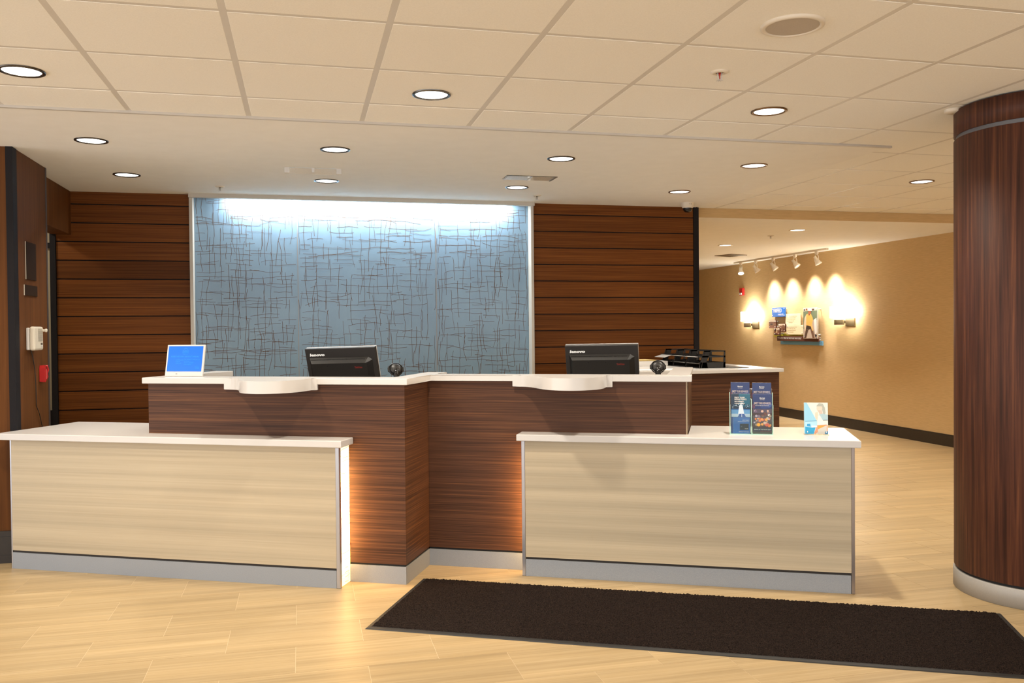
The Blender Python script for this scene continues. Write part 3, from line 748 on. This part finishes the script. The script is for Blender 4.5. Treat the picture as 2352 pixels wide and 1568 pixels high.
printed('print', [((118, 132, 104), pp((1461, 1199), (1889, 1199), (1889, 236), (1461, 236))),
 ((226, 212, 190), pp((1461, 236), (1889, 236), (1889, 330), (1461, 345))), ((84, 62, 50), pp((1470, 280), (1520, 275), (1530, 330), (1475, 330))), ((84, 62, 50), pp((1730, 275), (1800, 275), (1800, 325), (1730, 330))), ((150, 90, 60), pp((1540, 270), (1590, 265), (1595, 320), (1545, 325))),
 ((196, 176, 156), pp((1461, 1199), (1889, 1199), (1889, 620), (1770, 620), (1700, 900), (1461, 900))),
 ((232, 228, 220), pp((1790, 610), (1870, 560), (1880, 1000), (1840, 1090), (1800, 900))), ((60, 48, 44), pp((1810, 1050), (1880, 1080), (1880, 1199), (1830, 1150))),
 ((70, 54, 44), pp((1550, 770), (1720, 780), (1730, 870), (1640, 930), (1550, 900))), ((92, 70, 56), pp((1545, 900), (1620, 930), (1550, 1180), (1490, 1180))), ((206, 190, 172), pp((1655, 900), (1740, 1180), (1570, 1199))),
 ((120, 88, 70), pp((1680, 900), (1760, 870), (1810, 1180), (1750, 1180))), ((226, 204, 172), pp((1500, 560), (1560, 440), (1560, 800), (1530, 960), (1500, 950), (1480, 780))), ((226, 188, 120), pp((1710, 440), (1770, 620), (1740, 740), (1780, 940), (1740, 960), (1690, 800))),
 ((232, 184, 96), pp((1555, 450), (1620, 420), (1700, 425), (1760, 560), (1740, 700), (1690, 820), (1555, 780))), ((150, 86, 60), pp((1620, 420), (1690, 420), (1660, 480), (1630, 480))),
 ((172, 104, 76), [((x*K), z*KZ) for x, z in disc(-12, 1200-380, 45, 14, 62)]), ((120, 100, 84), pp((1600, 330), (1730, 335), (1725, 360), (1605, 345))), ((238, 234, 226), pp((1610, 335), (1625, 270), (1660, 248), (1700, 270), (1735, 345)))],
 b_, -.0205)

# ------------------------------------------------------------------ left wall fittings (facing +X)
LW = PI/2
def wall_left_thing(name, label, cat, y, z, rz=LW, x=-1.753): return thing(name, label, cat, (x, y, z), rz)
for ya, yb, za, zb, lb in ((6.283, 6.497, 1.793, 2.040, 'tall dark plaque on the brown side panel'), (6.244, 6.516, 1.687, 1.756, 'low wide dark plaque under the tall one on the side panel')):
    t = wall_left_thing('wall_plaque', lb, 'plaque', (ya+yb)/2, za)
    W = yb-ya
    box('plate', mat('plaque_dark', (.028, .015, .008), .6, spec=.1), (-W/2, -.008, 0), (W/2, -.0005, zb-za), t, bev=.0008)
    box('edge', mat('plaque_edge', (.50, .46, .38), .3), (-W/2-.0022, -.006, 0), (-W/2-.0003, -.0005, zb-za), t)
t = wall_left_thing('wall_chime', 'white plastic chime box plugged on the brown side panel', 'door chime', 6.366, 1.325)
box('backing', M_SILV, (-.098, -.020, .004), (.085, -.0005, .150), t, bev=.006)
bm = bmesh.new(); abox(bm, (-.095, -.053, 0), (.10, -.020, .158), .012); finish('cover', bm, mat('ivory_plastic', (.72, .66, .54), .4), t)
bm = bmesh.new()
for k in range(13): abox(bm, (-.02, -.0545, .062+k*.0066), (.075, -.0525, .0645+k*.0066))
finish('grille', bm, mat('slot_grey', (.38, .34, .27), .6), t)
box('label_plate', mat('tag_dark', (.10, .085, .06), .5), (.035, -.0545, .036), (.075, -.0525, .048), t)
box('button', M_SILV, (.035, -.0555, .022), (.075, -.0525, .033), t, bev=.0008)
lathe('knob', MATS['ivory_plastic'], [(0, .030), (.011, .028), (.013, .02), (.008, .012), (.010, 0)], t, 16, axis='y', loc=(.085, -.052, .132))
t = wall_left_thing('pull_station', 'red clip-shaped handle hooked on the brown side panel', 'alarm handle', 6.575, 1.10)
bm = bmesh.new(); pts = [(-.018, .005), (0, .0), (.012, .012), (.016, .05), (.016, .095), (.006, .118), (-.012, .120), (-.020, .10)]
a = [bm.verts.new((x, -.034, z)) for x, z in pts]; b2 = [bm.verts.new((x, -.0005, z*.96+.002)) for x, z in pts]; n_ = len(pts)
bm.faces.new(a); bm.faces.new(b2[::-1])
for i in range(n_): bm.faces.new((a[i], b2[i], b2[(i+1) % n_], a[(i+1) % n_]))
bmesh.ops.recalc_face_normals(bm, faces=bm.faces)
finish('body', bm, M_RED, t)
tube('handle', M_RED, [(.020, -.010, .108), (.05, -.03, .112), (.058, -.035, .085), (.045, -.03, .06), (.058, -.03, .035), (.04, -.02, .008)], .007, t)
box('pull_tab', mat('red_light', (.62, .10, .09), .4), (.016, -.034, .02), (.034, -.024, .09), t, bev=.003)
o = tube('power_cable', M_PLAS, [(-1.745, 6.345, 1.325), (-1.744, 6.38, 1.28), (-1.744, 6.42, 1.20), (-1.744, 6.435, 1.10), (-1.744, 6.44, 1.0), (-1.744, 6.44, .95), (-1.744, 6.50, .90), (-1.744, 6.53, .86), (-1.744, 6.56, .81), (-1.744, 6.66, .745), (-1.744, 6.75, .66)], .0028)
tag(o, 'thin black cable running down the brown side panel from the chime box', 'cable')

# ------------------------------------------------------------------ monitors, scanners
M_LOGO = mat('logo_white', (.85, .85, .82), .4, emit=.15)
def monitor(u, v, top_z, label, roll, rz=0):
    t = cthing('monitor', label, 'monitor', u, v, .76, rz)
    piv = Matrix.Translation((0, 0, .41)) @ Matrix.Rotation(roll, 4, 'Y') @ Matrix.Rotation(R(16), 4, 'X')
    W, H = .508, .325
    def P(name, lo, hi, m, bev=0, par=None):
        bm = bmesh.new(); abox(bm, lo, hi, bev); bm.transform(piv); return finish(name, bm, m, par or t)
    P('rear_shell', (-W/2, -.020, -H/2), (W/2, .012, H/2), M_PLAS2, .004)
    P('bezel', (-W/2, .0125, -H/2), (W/2, .020, H/2), M_SILV, .002)
    P('screen', (-W/2+.018, .0205, -H/2+.02), (W/2-.018, .022, H/2-.018), M_PLAS3)
    # raised back with chamfered vents
    bm = bmesh.new()
    a = [(-W/2+.028, -H/2+.01), (W/2-.028, -H/2+.01), (W/2-.028, H/2-.085), (W/2-.055, H/2-.066), (-W/2+.028, H/2-.066)]
    b2 = [(-W/2+.05, -H/2+.02), (W/2-.06, -H/2+.02), (W/2-.06, H/2-.098), (W/2-.072, H/2-.098), (-W/2+.05, H/2-.098)]
    A = [bm.verts.new((x, -.0205, z)) for x, z in a]; B = [bm.verts.new((x, -.052, z)) for x, z in b2]
    for i in range(5): bm.faces.new((A[i], A[(i+1) % 5], B[(i+1) % 5], B[i]))
    bm.faces.new(B); bm.faces.new(A[::-1]); bmesh.ops.recalc_face_normals(bm, faces=bm.faces); bm.transform(piv)
    hump = finish('rear_hump', bm, M_PLAS, t)
    bm = bmesh.new()
    for k in range(46):
        x = -W/2+.040+k*.0086; abox(bm, (x, -.0335, H/2-.088), (x+.004, -.0300, H/2-.074))
    bm.transform(piv); finish('vent_slots', bm, M_GAP, hump)
    bm = bmesh.new()
    for x in (-.09, .03): abox(bm, (x-.004, -.0535, H/2-.118), (x+.004, -.0518, H/2-.110))
    bm.transform(piv); finish('screw_hole', bm, M_GAP, hump)
    up = piv @ Matrix.Translation((-W/2+.032, -.0205, H/2-.052)) @ Matrix.Rotation(PI/2, 4, 'X')
    text('logo', 'lenovo', .040, M_LOGO, t, 0, 0, up=up @ Matrix.Diagonal((.98, .62, 1, 1)), shear=.12, bold=.0022)
    up = piv @ Matrix.Translation((.105, -.0525, H/2-.135)) @ Matrix.Rotation(PI/2, 4, 'X')
    text('model_mark', 'ThinkVision', .022, mat('mark_red', (.35, .03, .02), .5), t, 0, 0, up=up @ Matrix.Diagonal((.52, .9, 1, 1)))
    P('port_cover', (-.05, -.060, -H/2+.005), (.05, -.052, -H/2+.05), M_PLAS2, .002)
    # stand: neck + foot
    box('neck', M_PLAS, (-.045, .022, .02), (.045, .050, .40), t, bev=.006)
    box('foot', M_PLAS, (-.13, -.08, .0), (.13, .13, .018), t, bev=.006)
    return t
monitor(-.752, .46, 0, 'black computer monitor seen from behind, over the left half of the tall desk', R(-1.5))
monitor(.945, 1.02, 0, 'black computer monitor seen from behind, over the right half of the tall desk', R(-.6))

def scanner(u, v, label, rz, s=1.0):
    t = cthing('barcode_scanner', label, 'scanner', u, v, .76, rz)
    lathe('stand_foot', M_PLAS, [(0, .016), (.05, .014), (.058, .004), (.058, 0)], t, 28)
    tube('stand_neck', M_PLAS, [(0, 0, .01), (0, .005, .15), (0, .0, .27), (0, -.01, .335)], [.012, .010, .010, .012], t)
    bm = bmesh.new()
    atube(bm, [(0, -.03, .29), (0, -.030, .34), (0, -.018, .385), (0, -.002, .412)], [.014, .017, .021, .022], 14)
    finish('grip', bm, M_PLAS3, t, True)
    q = Matrix.Translation((0, .0, .415)) @ Matrix.Rotation(R(58), 4, 'X') @ Matrix.Rotation(R(0), 4, 'Y')
    def L(name, prof, m):
        o = lathe(name, m, prof, t, 30); o.data.transform(q); return o
    L('head', [(0, .016), (.022, .015), (.036, .008), (.043, 0), (.040, -.008), (.0, -.010)], M_PLAS)
    L('head_ring', [(.046, .003), (.050, .001), (.050, -.008), (.045, -.012), (.041, -.009)], M_PLAS)
    bm = bmesh.new(); abox(bm, (-.055, -.018, -.012), (.055, .018, .0), .005); bm.transform(q); finish('head_lugs', bm, M_PLAS, t)
    return t
scanner(-.392, .50, 'black handheld barcode scanner in its stand, right of the left monitor', R(30))
scanner(1.335, .92, 'black handheld barcode scanner in its stand, right of the right monitor', R(5))

# ------------------------------------------------------------------ tablet display on the left
t = cthing('tablet_display', 'silver-framed tablet showing a bright blue screen on the left desk top', 'tablet', -1.468, -.305, 1.1665)
tl = Matrix.Rotation(R(-11), 4, 'X')
def TP(name, lo, hi, m, bev=0):
    bm = bmesh.new(); abox(bm, lo, hi, bev); bm.transform(tl); return finish(name, bm, m, t)
TP('frame', (-.130, -.006, .0), (.130, .006, .196), M_SILV, .003)
scr = TP('screen', (-.1185, -.0072, .030), (.1185, -.0062, .187), mat('screen_blue', (.0, .03, .12), .2, emit=.80, ecol=(.0, .19, .86)))
TP('home_button', (-.055, -.0072, .012), (-.045, -.0062, .018), mat('dot_grey', (.3, .3, .3), .5))
MC = mat('screen_cyan', (.02, .05, .1), .4, emit=.80, ecol=(.01, .36, .92))
def tt(s, size, x, z, al='CENTER', sx=1):
    up = tl @ Matrix.Translation((x, -.0076, z)) @ Matrix.Rotation(PI/2, 4, 'X')
    text('lettering', s, size, MC, scr, 0, 0, up=up @ Matrix.Diagonal((sx, 1, 1, 1)), align=al)
tt('Fairfield', .014, .0, .152, sx=.95); tt('INN & SUITES', .007, 0, .144); tt('Marriott', .009, 0, .134)
bm = bmesh.new(); pts = [(-.014, .166), (-.006, .171), (0, .173), (.006, .171), (.014, .166)]
for (x0, z0), (x1, z1) in zip(pts, pts[1:]):
    f = bm.faces.new([bm.verts.new((x0, -.0076, z0)), bm.verts.new((x1, -.0076, z1)), bm.verts.new((x1, -.0076, z1+.002)), bm.verts.new((x0, -.0076, z0+.002))])
bm.transform(tl); finish('logo_arch', bm, MC, scr)
tt('MOBILE CHECK-IN & CHECKOUT AVAILABLE', .0120, 0, .118, sx=.80)
for k, s in enumerate(('DOWNLOAD', 'SIGN IN', 'CHECK IN')): tt(s, .0085, -.062, .098-k*.0105, 'LEFT')
for k, s in enumerate(('THE MARRIOTT APP gives you', 'fast & easy', 'check-in and mobile', 'room requests')): tt(s, .0090, -.005, .101-k*.0100, 'LEFT', .93)
tt('Marriott', .0085, .103, .054, 'RIGHT'); tt('REWARDS', .006, .103, .046, 'RIGHT')
box('easel_foot', M_SILV, (-.05, .008, .0), (.05, .065, .005), t, bev=.002)
TP('easel_strut', (-.03, .0065, .005), (.03, .011, .12), M_SILV)

# ------------------------------------------------------------------ brochure stand with brochures
bs = cthing('brochure_stand', 'clear acrylic two-pocket brochure stand on the right worktop', 'brochure holder', 1.907, .075, .8295)
HW = .119
bm = bmesh.new(); abox(bm, (-HW, -.045, 0), (HW, .045, .004)); finish('base', bm, M_GEDGE, bs)
bm = bmesh.new(); abox(bm, (-HW, .040, .004), (HW, .043, .255)); finish('back_sheet', bm, M_GLASS, bs)
for s in (-1, 1):
    bm = bmesh.new(); x = s*HW
    xa, xb = min(x, x-s*.003), max(x, x-s*.003)
    abox(bm, (xa, -.043, .004), (xb, .039, .17)); abox(bm, (xa, .0, .17), (xb, .039, .235)); finish('side_sheet', bm, M_GEDGE, bs)
bm = bmesh.new(); abox(bm, (-.0015, -.043, .004), (.0015, .039, .20)); finish('divider', bm, M_GEDGE, bs)
bm = bmesh.new(); abox(bm, (-HW+.003, -.0450, .004), (HW-.003, -.0435, .11)); finish('front_lip', bm, M_GLASS, bs)
NAVY = (34, 52, 104)
def rewards_top(P, H, W, dy=0):
    P += [(NAVY, rect(-W/2, H-.085, W/2, H)), ((60, 84, 150), disc(W*.30, H-.062, .020, 12, .016)), ((44, 66, 124), disc(W*.12, H-.070, .024, 12, .014)), ((96, 60, 90), disc(-W*.46, H-.07, .010, 8, .014))]
def brochure(x, y, H, kind, label):
    t = cthing('brochure', label, 'brochure', 1.907+x, .075+y, .834)
    W = .104; rnd = random.Random(kind*5+3)
    box('pages', mat('paper_white', (.75, .72, .68), .6), (-W/2, -.003, 0), (W/2, .003, H), t)
    P = []
    if kind == 'x': pass
    if kind in (0, 1):
        P.append(((72, 52, 54), rect(-W/2, 0, W/2, H))); P.append(((40, 44, 62), rect(-W/2, .012, W/2, .036))); P.append(((62, 60, 46), rect(-W/2, 0, W/2, .012)))
        P.append(((88, 76, 92), rect(-W/2, H*.52, W/2, H-.085)))
        cols = [(232, 116, 40), (245, 160, 60), (214, 90, 60), (220, 180, 160), (190, 170, 190), (120, 96, 120), (160, 130, 110), (110, 70, 60), (236, 226, 220), (130, 180, 110)]
        for k in range(46):
            z = rnd.uniform(.045, H-.095); c = cols[rnd.randrange(4)] if z < H*.42 and rnd.random() < .75 else cols[rnd.randrange(3, 9)]
            r_ = rnd.uniform(.004, .009); x_ = rnd.uniform(-W/2+r_, W/2-r_); P.append((c, disc(x_, z, r_, 12)))
        P.append(((255, 170, 30), disc(-.020, .052, .010, 14)))
        rewards_top(P, H, W)
    elif kind == 2:
        P.append(((40, 98, 160), rect(-W/2, 0, W/2, H)))
        P.append(((20, 44, 66), rect(-W/2, H*.62, W/2, H))); P.append(((30, 96, 120), rect(-W*.10, H*.66, W/2, H)))
        for k in range(60): 
            x_ = rnd.uniform(-W*.46, W*.46); z = H*(.64+.10*rnd.random()); P.append((rnd.choice([(70, 100, 126), (150, 176, 196), (24, 34, 46), (110, 130, 150)]), disc(x_, z, rnd.uniform(.0015, .004), 6)))
        P += [((96, 150, 196), rect(-W/2, H*.50, W/2, H*.60)), ((214, 226, 236), [(-W*.15, H*.45), (W*.2, H*.45), (W*.10, H*.72), (0, H*.75), (-W*.08, H*.70)]), ((170, 190, 206), rect(-W/2, H*.42, W/2, H*.50)),
              ((44, 82, 150), [(-W*.18, H*.40), (W*.30, H*.40), (W*.18, H*.50), (-W*.06, H*.50)]), ((235, 240, 245), disc(W*.06, H*.765, .010, 10, .004)), ((210, 220, 235), rect(W*.04, H*.42, W*.07, H*.49)),
              ((36, 96, 168), rect(-W/2, 0, W/2, H*.40)), ((24, 66, 130), rect(-W/2, 0, -W*.38, H*.42)), ((60, 130, 200), rect(-W*.38, 0, -W*.36, H*.42)), ((26, 38, 52), rect(-W*.05, .020, W*.42, .056)), ((60, 80, 100), disc(W*.04, .040, .004, 8))]
    if kind == 3: 
        P.append((NAVY, rect(-W/2, 0, W/2, H))); rewards_top(P, H, W)
    printed('cover_print', P, t, -.0032, .25, step=.00004)
    yt = -.0066
    if kind != 2:
        text('lettering', 'Marriott', .0085, MW, t, 0, H-.026, yt, 'CENTER', bold=.0003)
        text('lettering', 'REWARDS', .0055, MW, t, 0, H-.034, yt, 'CENTER')
        text('lettering', '{MEET YOUR REWARDS}', .0165, mat('print_gold', (.62, .52, .50), .5), t, 0, H-.058, yt, 'CENTER', .50, bold=.0003)
        text('lettering', 'NOW YOU\u2019RE TRULY REWARDED', .0058, MW, t, 0, H-.068, yt, 'CENTER', .85)
    if kind == 1:
        text('lettering', 'ENROLL AT THE FRONT DESK', .0085, MW, t, 0, .022, yt, 'CENTER', .78)
        text('lettering', 'MARRIOTTREWARDS.COM', .0050, MATS['mark_red'], t, .05, .013, yt, 'RIGHT')
    if kind == 2:
        for k, (s, z) in enumerate((('ENJOY 50,000', .012), ('BONUS POINTS', .012), ('AND THE BENEFITS', .0075), ('OF SILVER ELITE STATUS', .0065))):
            text('lettering', s, z, MW, t, -W/2+.018, H-.024-k*.0105, yt, 'LEFT', .78, bold=.0003)
        text('lettering', 'APPLY NOW', .0065, MW, t, W/2-.006, .074, yt, 'RIGHT'); text('lettering', 'MARRIOTT REWARDS CARD', .0048, MW, t, W/2-.006, .067, yt, 'RIGHT')
        text('lettering', 'CHASE', .006, MW, t, W/2-.012, .026, yt, 'RIGHT'); text('lettering', 'MARRIOTT REWARDS', .0058, MATS['print_gold'], t, W/2-.006, .008, yt, 'RIGHT')
    return t
brochure(-.059, .030, .288, 3, 'dark blue brochure at the back of the left pocket, only its top showing')
brochure(-.058, -.020, .225, 2, 'bright blue brochure with a train picture in the left pocket')
brochure(.060, .030, .286, 0, 'dark blue brochure at the back of the right pocket, only its top showing')
brochure(.060, -.020, .226, 1, 'front brochure in the right pocket with orange out-of-focus lights')

# card in a clear holder
t = cthing('card_holder', 'small upright acrylic holder with a pale blue picture card, right end of worktop', 'card holder', 2.262, .100, .8295)
tl2 = Matrix.Rotation(R(-4), 4, 'X')
bm = bmesh.new(); abox(bm, (-.066, -.03, 0), (.066, .03, .002)); finish('base', bm, M_GLASS, t)
bm = bmesh.new(); abox(bm, (-.066, .0015, .002), (.066, .0035, .180)); bm.transform(tl2); finish('sheet', bm, M_GLASS, t)
bm = bmesh.new(); abox(bm, (-.064, -.001, .003), (.064, .001, .180)); bm.transform(tl2); cd = finish('card', bm, MATS['paper_white'], t)
kx = .128/735.; kz = .177/955.
def cp(*a): return [((x-665)*kx, .003+(1283-z)*kz) for x, z in a]
def cdisc(x, z, r, rz): return [((x-665)*kx+r*kx*math.cos(2*PI*i/18), .003+(1283-z)*kz+rz*kz*math.sin(2*PI*i/18)) for i in range(18)]
o = printed('print', [((226, 226, 216), cp((300, 1283), (1030, 1283), (1030, 328), (300, 328))),
 ((150, 205, 228), cp((300, 328), (385, 335), (700, 900), (700, 1000), (620, 1150), (560, 1283), (300, 1283))),
 ((172, 216, 232), cp((330, 905), (700, 880), (700, 1010), (330, 1100))), ((20, 158, 208), cp((330, 1060), (520, 1090), (650, 1085), (590, 1283), (330, 1283))), ((40, 150, 205), cp((390, 985), (485, 975), (500, 1060), (385, 1050))),
 ((176, 178, 164), cp((690, 420), (760, 345), (880, 360), (940, 480), (965, 640), (900, 720), (860, 560), (700, 470))),
 ((224, 204, 184), cdisc(775, 500, 88, 115)), ((176, 178, 164), cp((680, 440), (740, 360), (850, 360), (850, 440), (720, 440))), ((206, 186, 168), cp((720, 560), (850, 560), (880, 700), (780, 690))),
 ((226, 206, 182), cp((640, 640), (720, 600), (740, 720), (700, 880), (640, 780))), ((168, 196, 202), cp((760, 690), (880, 660), (1030, 700), (1030, 860), (850, 850))), ((228, 230, 222), cp((720, 730), (790, 720), (880, 880), (960, 1000), (720, 1010))),
 ((70, 132, 176), cp((330, 895), (690, 873), (690, 883), (330, 908))), ((44, 60, 84), cp((880, 858), (1030, 850), (1030, 864), (880, 870))),
 ((222, 150, 110), cp((700, 1010), (990, 990), (990, 1030), (690, 1240), (640, 1283), (600, 1270))), ((236, 156, 40), cp((720, 1030), (960, 1020), (720, 1135))), ((206, 200, 186), cp((720, 1140), (975, 1025), (990, 1130), (930, 1270), (720, 1283))),
 ((226, 180, 150), cp((985, 1000), (1030, 1000), (1030, 1190), (985, 1190))), ((36, 118, 160), cp((940, 1200), (1030, 1195), (1030, 1283), (930, 1283))), ((250, 250, 248), cp((525, 1035), (700, 1030), (690, 1070), (525, 1090))), ((250, 250, 248), cp((385, 1195), (405, 1190), (420, 1235), (385, 1238))), ((250, 250, 248), cp((965, 1205), (980, 1200), (1000, 1235), (965, 1240)))],
 cd, -.0013, .25, step=.00006)
o.data.transform(tl2)

# ------------------------------------------------------------------ back desk: paper trays, papers
ZB2 = 1.0855
for k, (y0, lb) in enumerate(((6.87, 'black two-tier letter tray nearest the front edge of the back desk'), (7.145, 'middle black letter tray with white sheets on the back desk'), (7.42, 'farthest black letter tray with a curling white sheet'))):
    t = thing('letter_tray', lb, 'letter tray', (3.30, y0, ZB2), 0, 'black letter trays on the back desk')
    D_, Wd = .25, .262
    for lv, z in enumerate((.002, .036, .092)):
        if lv < 3:
            bm = bmesh.new(); abox(bm, (.0, .004, z), (D_, Wd-.004, z+.004)); 
            if lv < 2 or True: hz = .034 if lv == 0 else .014; abox(bm, (0.012*(lv == 0), .0, z), (D_, .004, z+hz)); abox(bm, (0.012*(lv == 0), Wd-.004, z), (D_, Wd, z+hz)); abox(bm, (D_-.004, .004, z+.004), (D_, Wd-.004, z+.014))
            if lv == 2: pass
            finish('shelf', bm, M_PLAS, t)
    zt = .150
    for y in (0, Wd-.006):
        bm = bmesh.new()
        for q in ([(.000, .0), (.020, .0), (.062, zt), (.048, zt)], [(D_-.022, .0), (D_, .0), (D_, zt), (D_-.012, zt)], [(.048, zt-.010), (D_, zt-.010), (D_, zt), (.048, zt)], [(.026, .0), (.085, .0), (.072, .06), (.098, .11), (.11, zt), (.056, zt)]):
            A = [bm.verts.new((x, y, z)) for x, z in q]; B = [bm.verts.new((x, y+.006, z)) for x, z in q]
            bm.faces.new(A); bm.faces.new(B[::-1])
            for i in range(len(q)): bm.faces.new((A[i], B[i], B[(i+1) % len(q)], A[(i+1) % len(q)]))
        # solid web near the front
        bmesh.ops.recalc_face_normals(bm, faces=bm.faces)
        finish('side_frame', bm, M_PLAS, t)
    box('top_rim', M_PLAS, (D_-.008, .006, zt-.010), (D_, Wd-.006, zt), t)
    if True:
        bm = bmesh.new(); nseg = 8; zb = .1065 if k != 0 else .0585
        for zz, xs, ov in ((.0985, .0, .07 if k == 2 else .02), (.0425, .0, .008)):
            rows = []
            for i in range(nseg+1):
                x = -ov+(D_-.02+ov)*i/nseg; dz = -.9*max(0, -x)**1.0*.35 if ov > .05 else -.1*max(0, -x)
                rows.append([bm.verts.new((x, yy, zz+dz)) for yy in (.012, Wd/2, Wd-.012)])
            for a, b2 in zip(rows, rows[1:]):
                for i in range(2): bm.faces.new((a[i], b2[i], b2[i+1], a[i+1]))
        bmesh.ops.solidify(bm, geom=bm.faces[:], thickness=.002)
        o = finish('paper_sheets', bm, MATS['paper_white'], None); o.location = (3.30, y0, ZB2)
        tag(o, ('white sheets lying in the nearest letter tray', 'white sheets lying in the middle letter tray', 'white sheets drooping out of the farthest letter tray')[k], 'paper', 'papers in the letter trays')
o = box('document_box', MATS['paper_white'], (2.95, 7.45, ZB2), (3.27, 7.72, ZB2+.045), bev=.002); tag(o, 'low white box against the plank wall on the back desk', 'box')
bm = bmesh.new(); abox(bm, (2.96, 7.47, ZB2+.0455), (3.17, 7.71, ZB2+.052)); abox(bm, (2.97, 7.46, ZB2+.052), (3.15, 7.70, ZB2+.056))
o = finish('manila_folder', bm, mat('manila', (.74, .56, .24), .7)); tag(o, 'manila folder lying on the low white box', 'folder')
o = box('tray_shadow', mat('tray_shadow_grey', (.10, .095, .09), .5), (3.57, 6.80, ZB2), (3.74, 7.25, ZB2+.004)); tag(o, 'dark grey painted shadow on the back desk beside the letter trays', 'painted shadow')  # thin grey sheet painting the shadow next to the letter trays
bm = bmesh.new(); abox(bm, (2.52, 6.64, ZB2), (3.10, 6.84, ZB2+.006)); o = finish('loose_papers', bm, MATS['paper_white']); tag(o, 'loose white papers on the front edge of the back desk', 'paper')
o = box('blue_folder', mat('folder_blue', (.02, .22, .60), .5), (2.50, 6.65, ZB2+.0065), (2.60, 6.80, ZB2+.012)); tag(o, 'small blue folder corner beside the right monitor', 'folder')

# ------------------------------------------------------------------ floor mat
MP = Vector((.664, 4.996)); mx = Vector((math.cos(R(-26.84)), math.sin(R(-26.84)))); my = Vector((-mx.y, mx.x))
ma = thing('floor_mat', 'long dark brown entrance mat with thin black rubber border on the floor', 'mat', (MP.x, MP.y, 0), R(-26.84))
ML, MD = 3.03, .858
bm = bmesh.new(); vv = []
for z, i_ in ((.0005, 0), (.004, .004), (.0065, .022)):
    vv.append([bm.verts.new(p) for p in ((i_, -MD+i_, z), (ML-i_, -MD+i_, z), (ML-i_, -i_, z), (i_, -i_, z))])
for A, B in zip(vv, vv[1:]):
    for i in range(4): bm.faces.new((A[i], A[(i+1) % 4], B[(i+1) % 4], B[i]))
bm.faces.new(vv[-1]); bm.faces.new(vv[0][::-1]); finish('rubber_border', bm, M_RUB, ma)
import numpy as np
rng = np.random.default_rng(3)
NX, NY = 620, 170
xs = np.linspace(.026, ML-.026, NX); ys = np.linspace(-MD+.03, -.018, NY)
X, Y = np.meshgrid(xs, ys); dx = xs[1]-xs[0]; dy = ys[1]-ys[0]
X = X+rng.uniform(-.45, .45, X.shape)*dx; Y = Y+rng.uniform(-.45, .45, Y.shape)*dy
Z = .008+rng.uniform(0, .0075, X.shape)
Z[0, :] = Z[-1, :] = .0066; Z[:, 0] = Z[:, -1] = .0066
V = np.stack([X, Y, Z], -1).reshape(-1, 3)
idx = np.arange(NX*NY).reshape(NY, NX)
Fq = np.stack([idx[:-1, :-1], idx[:-1, 1:], idx[1:, 1:], idx[1:, :-1]], -1).reshape(-1, 4)
me = bpy.data.meshes.new('pile'); me.vertices.add(len(V)); me.vertices.foreach_set('co', V.ravel())
me.loops.add(Fq.size); me.loops.foreach_set('vertex_index', Fq.ravel().astype(np.int32))
me.polygons.add(len(Fq)); me.polygons.foreach_set('loop_start', np.arange(0, Fq.size, 4, dtype=np.int32)); me.polygons.foreach_set('loop_total', np.full(len(Fq), 4, dtype=np.int32))
me.update(); me.validate(); me.materials.append(M_PILE)
o = bpy.data.objects.new('pile', me); C.objects.link(o); o.parent = ma; o['kind'] = 'stuff'
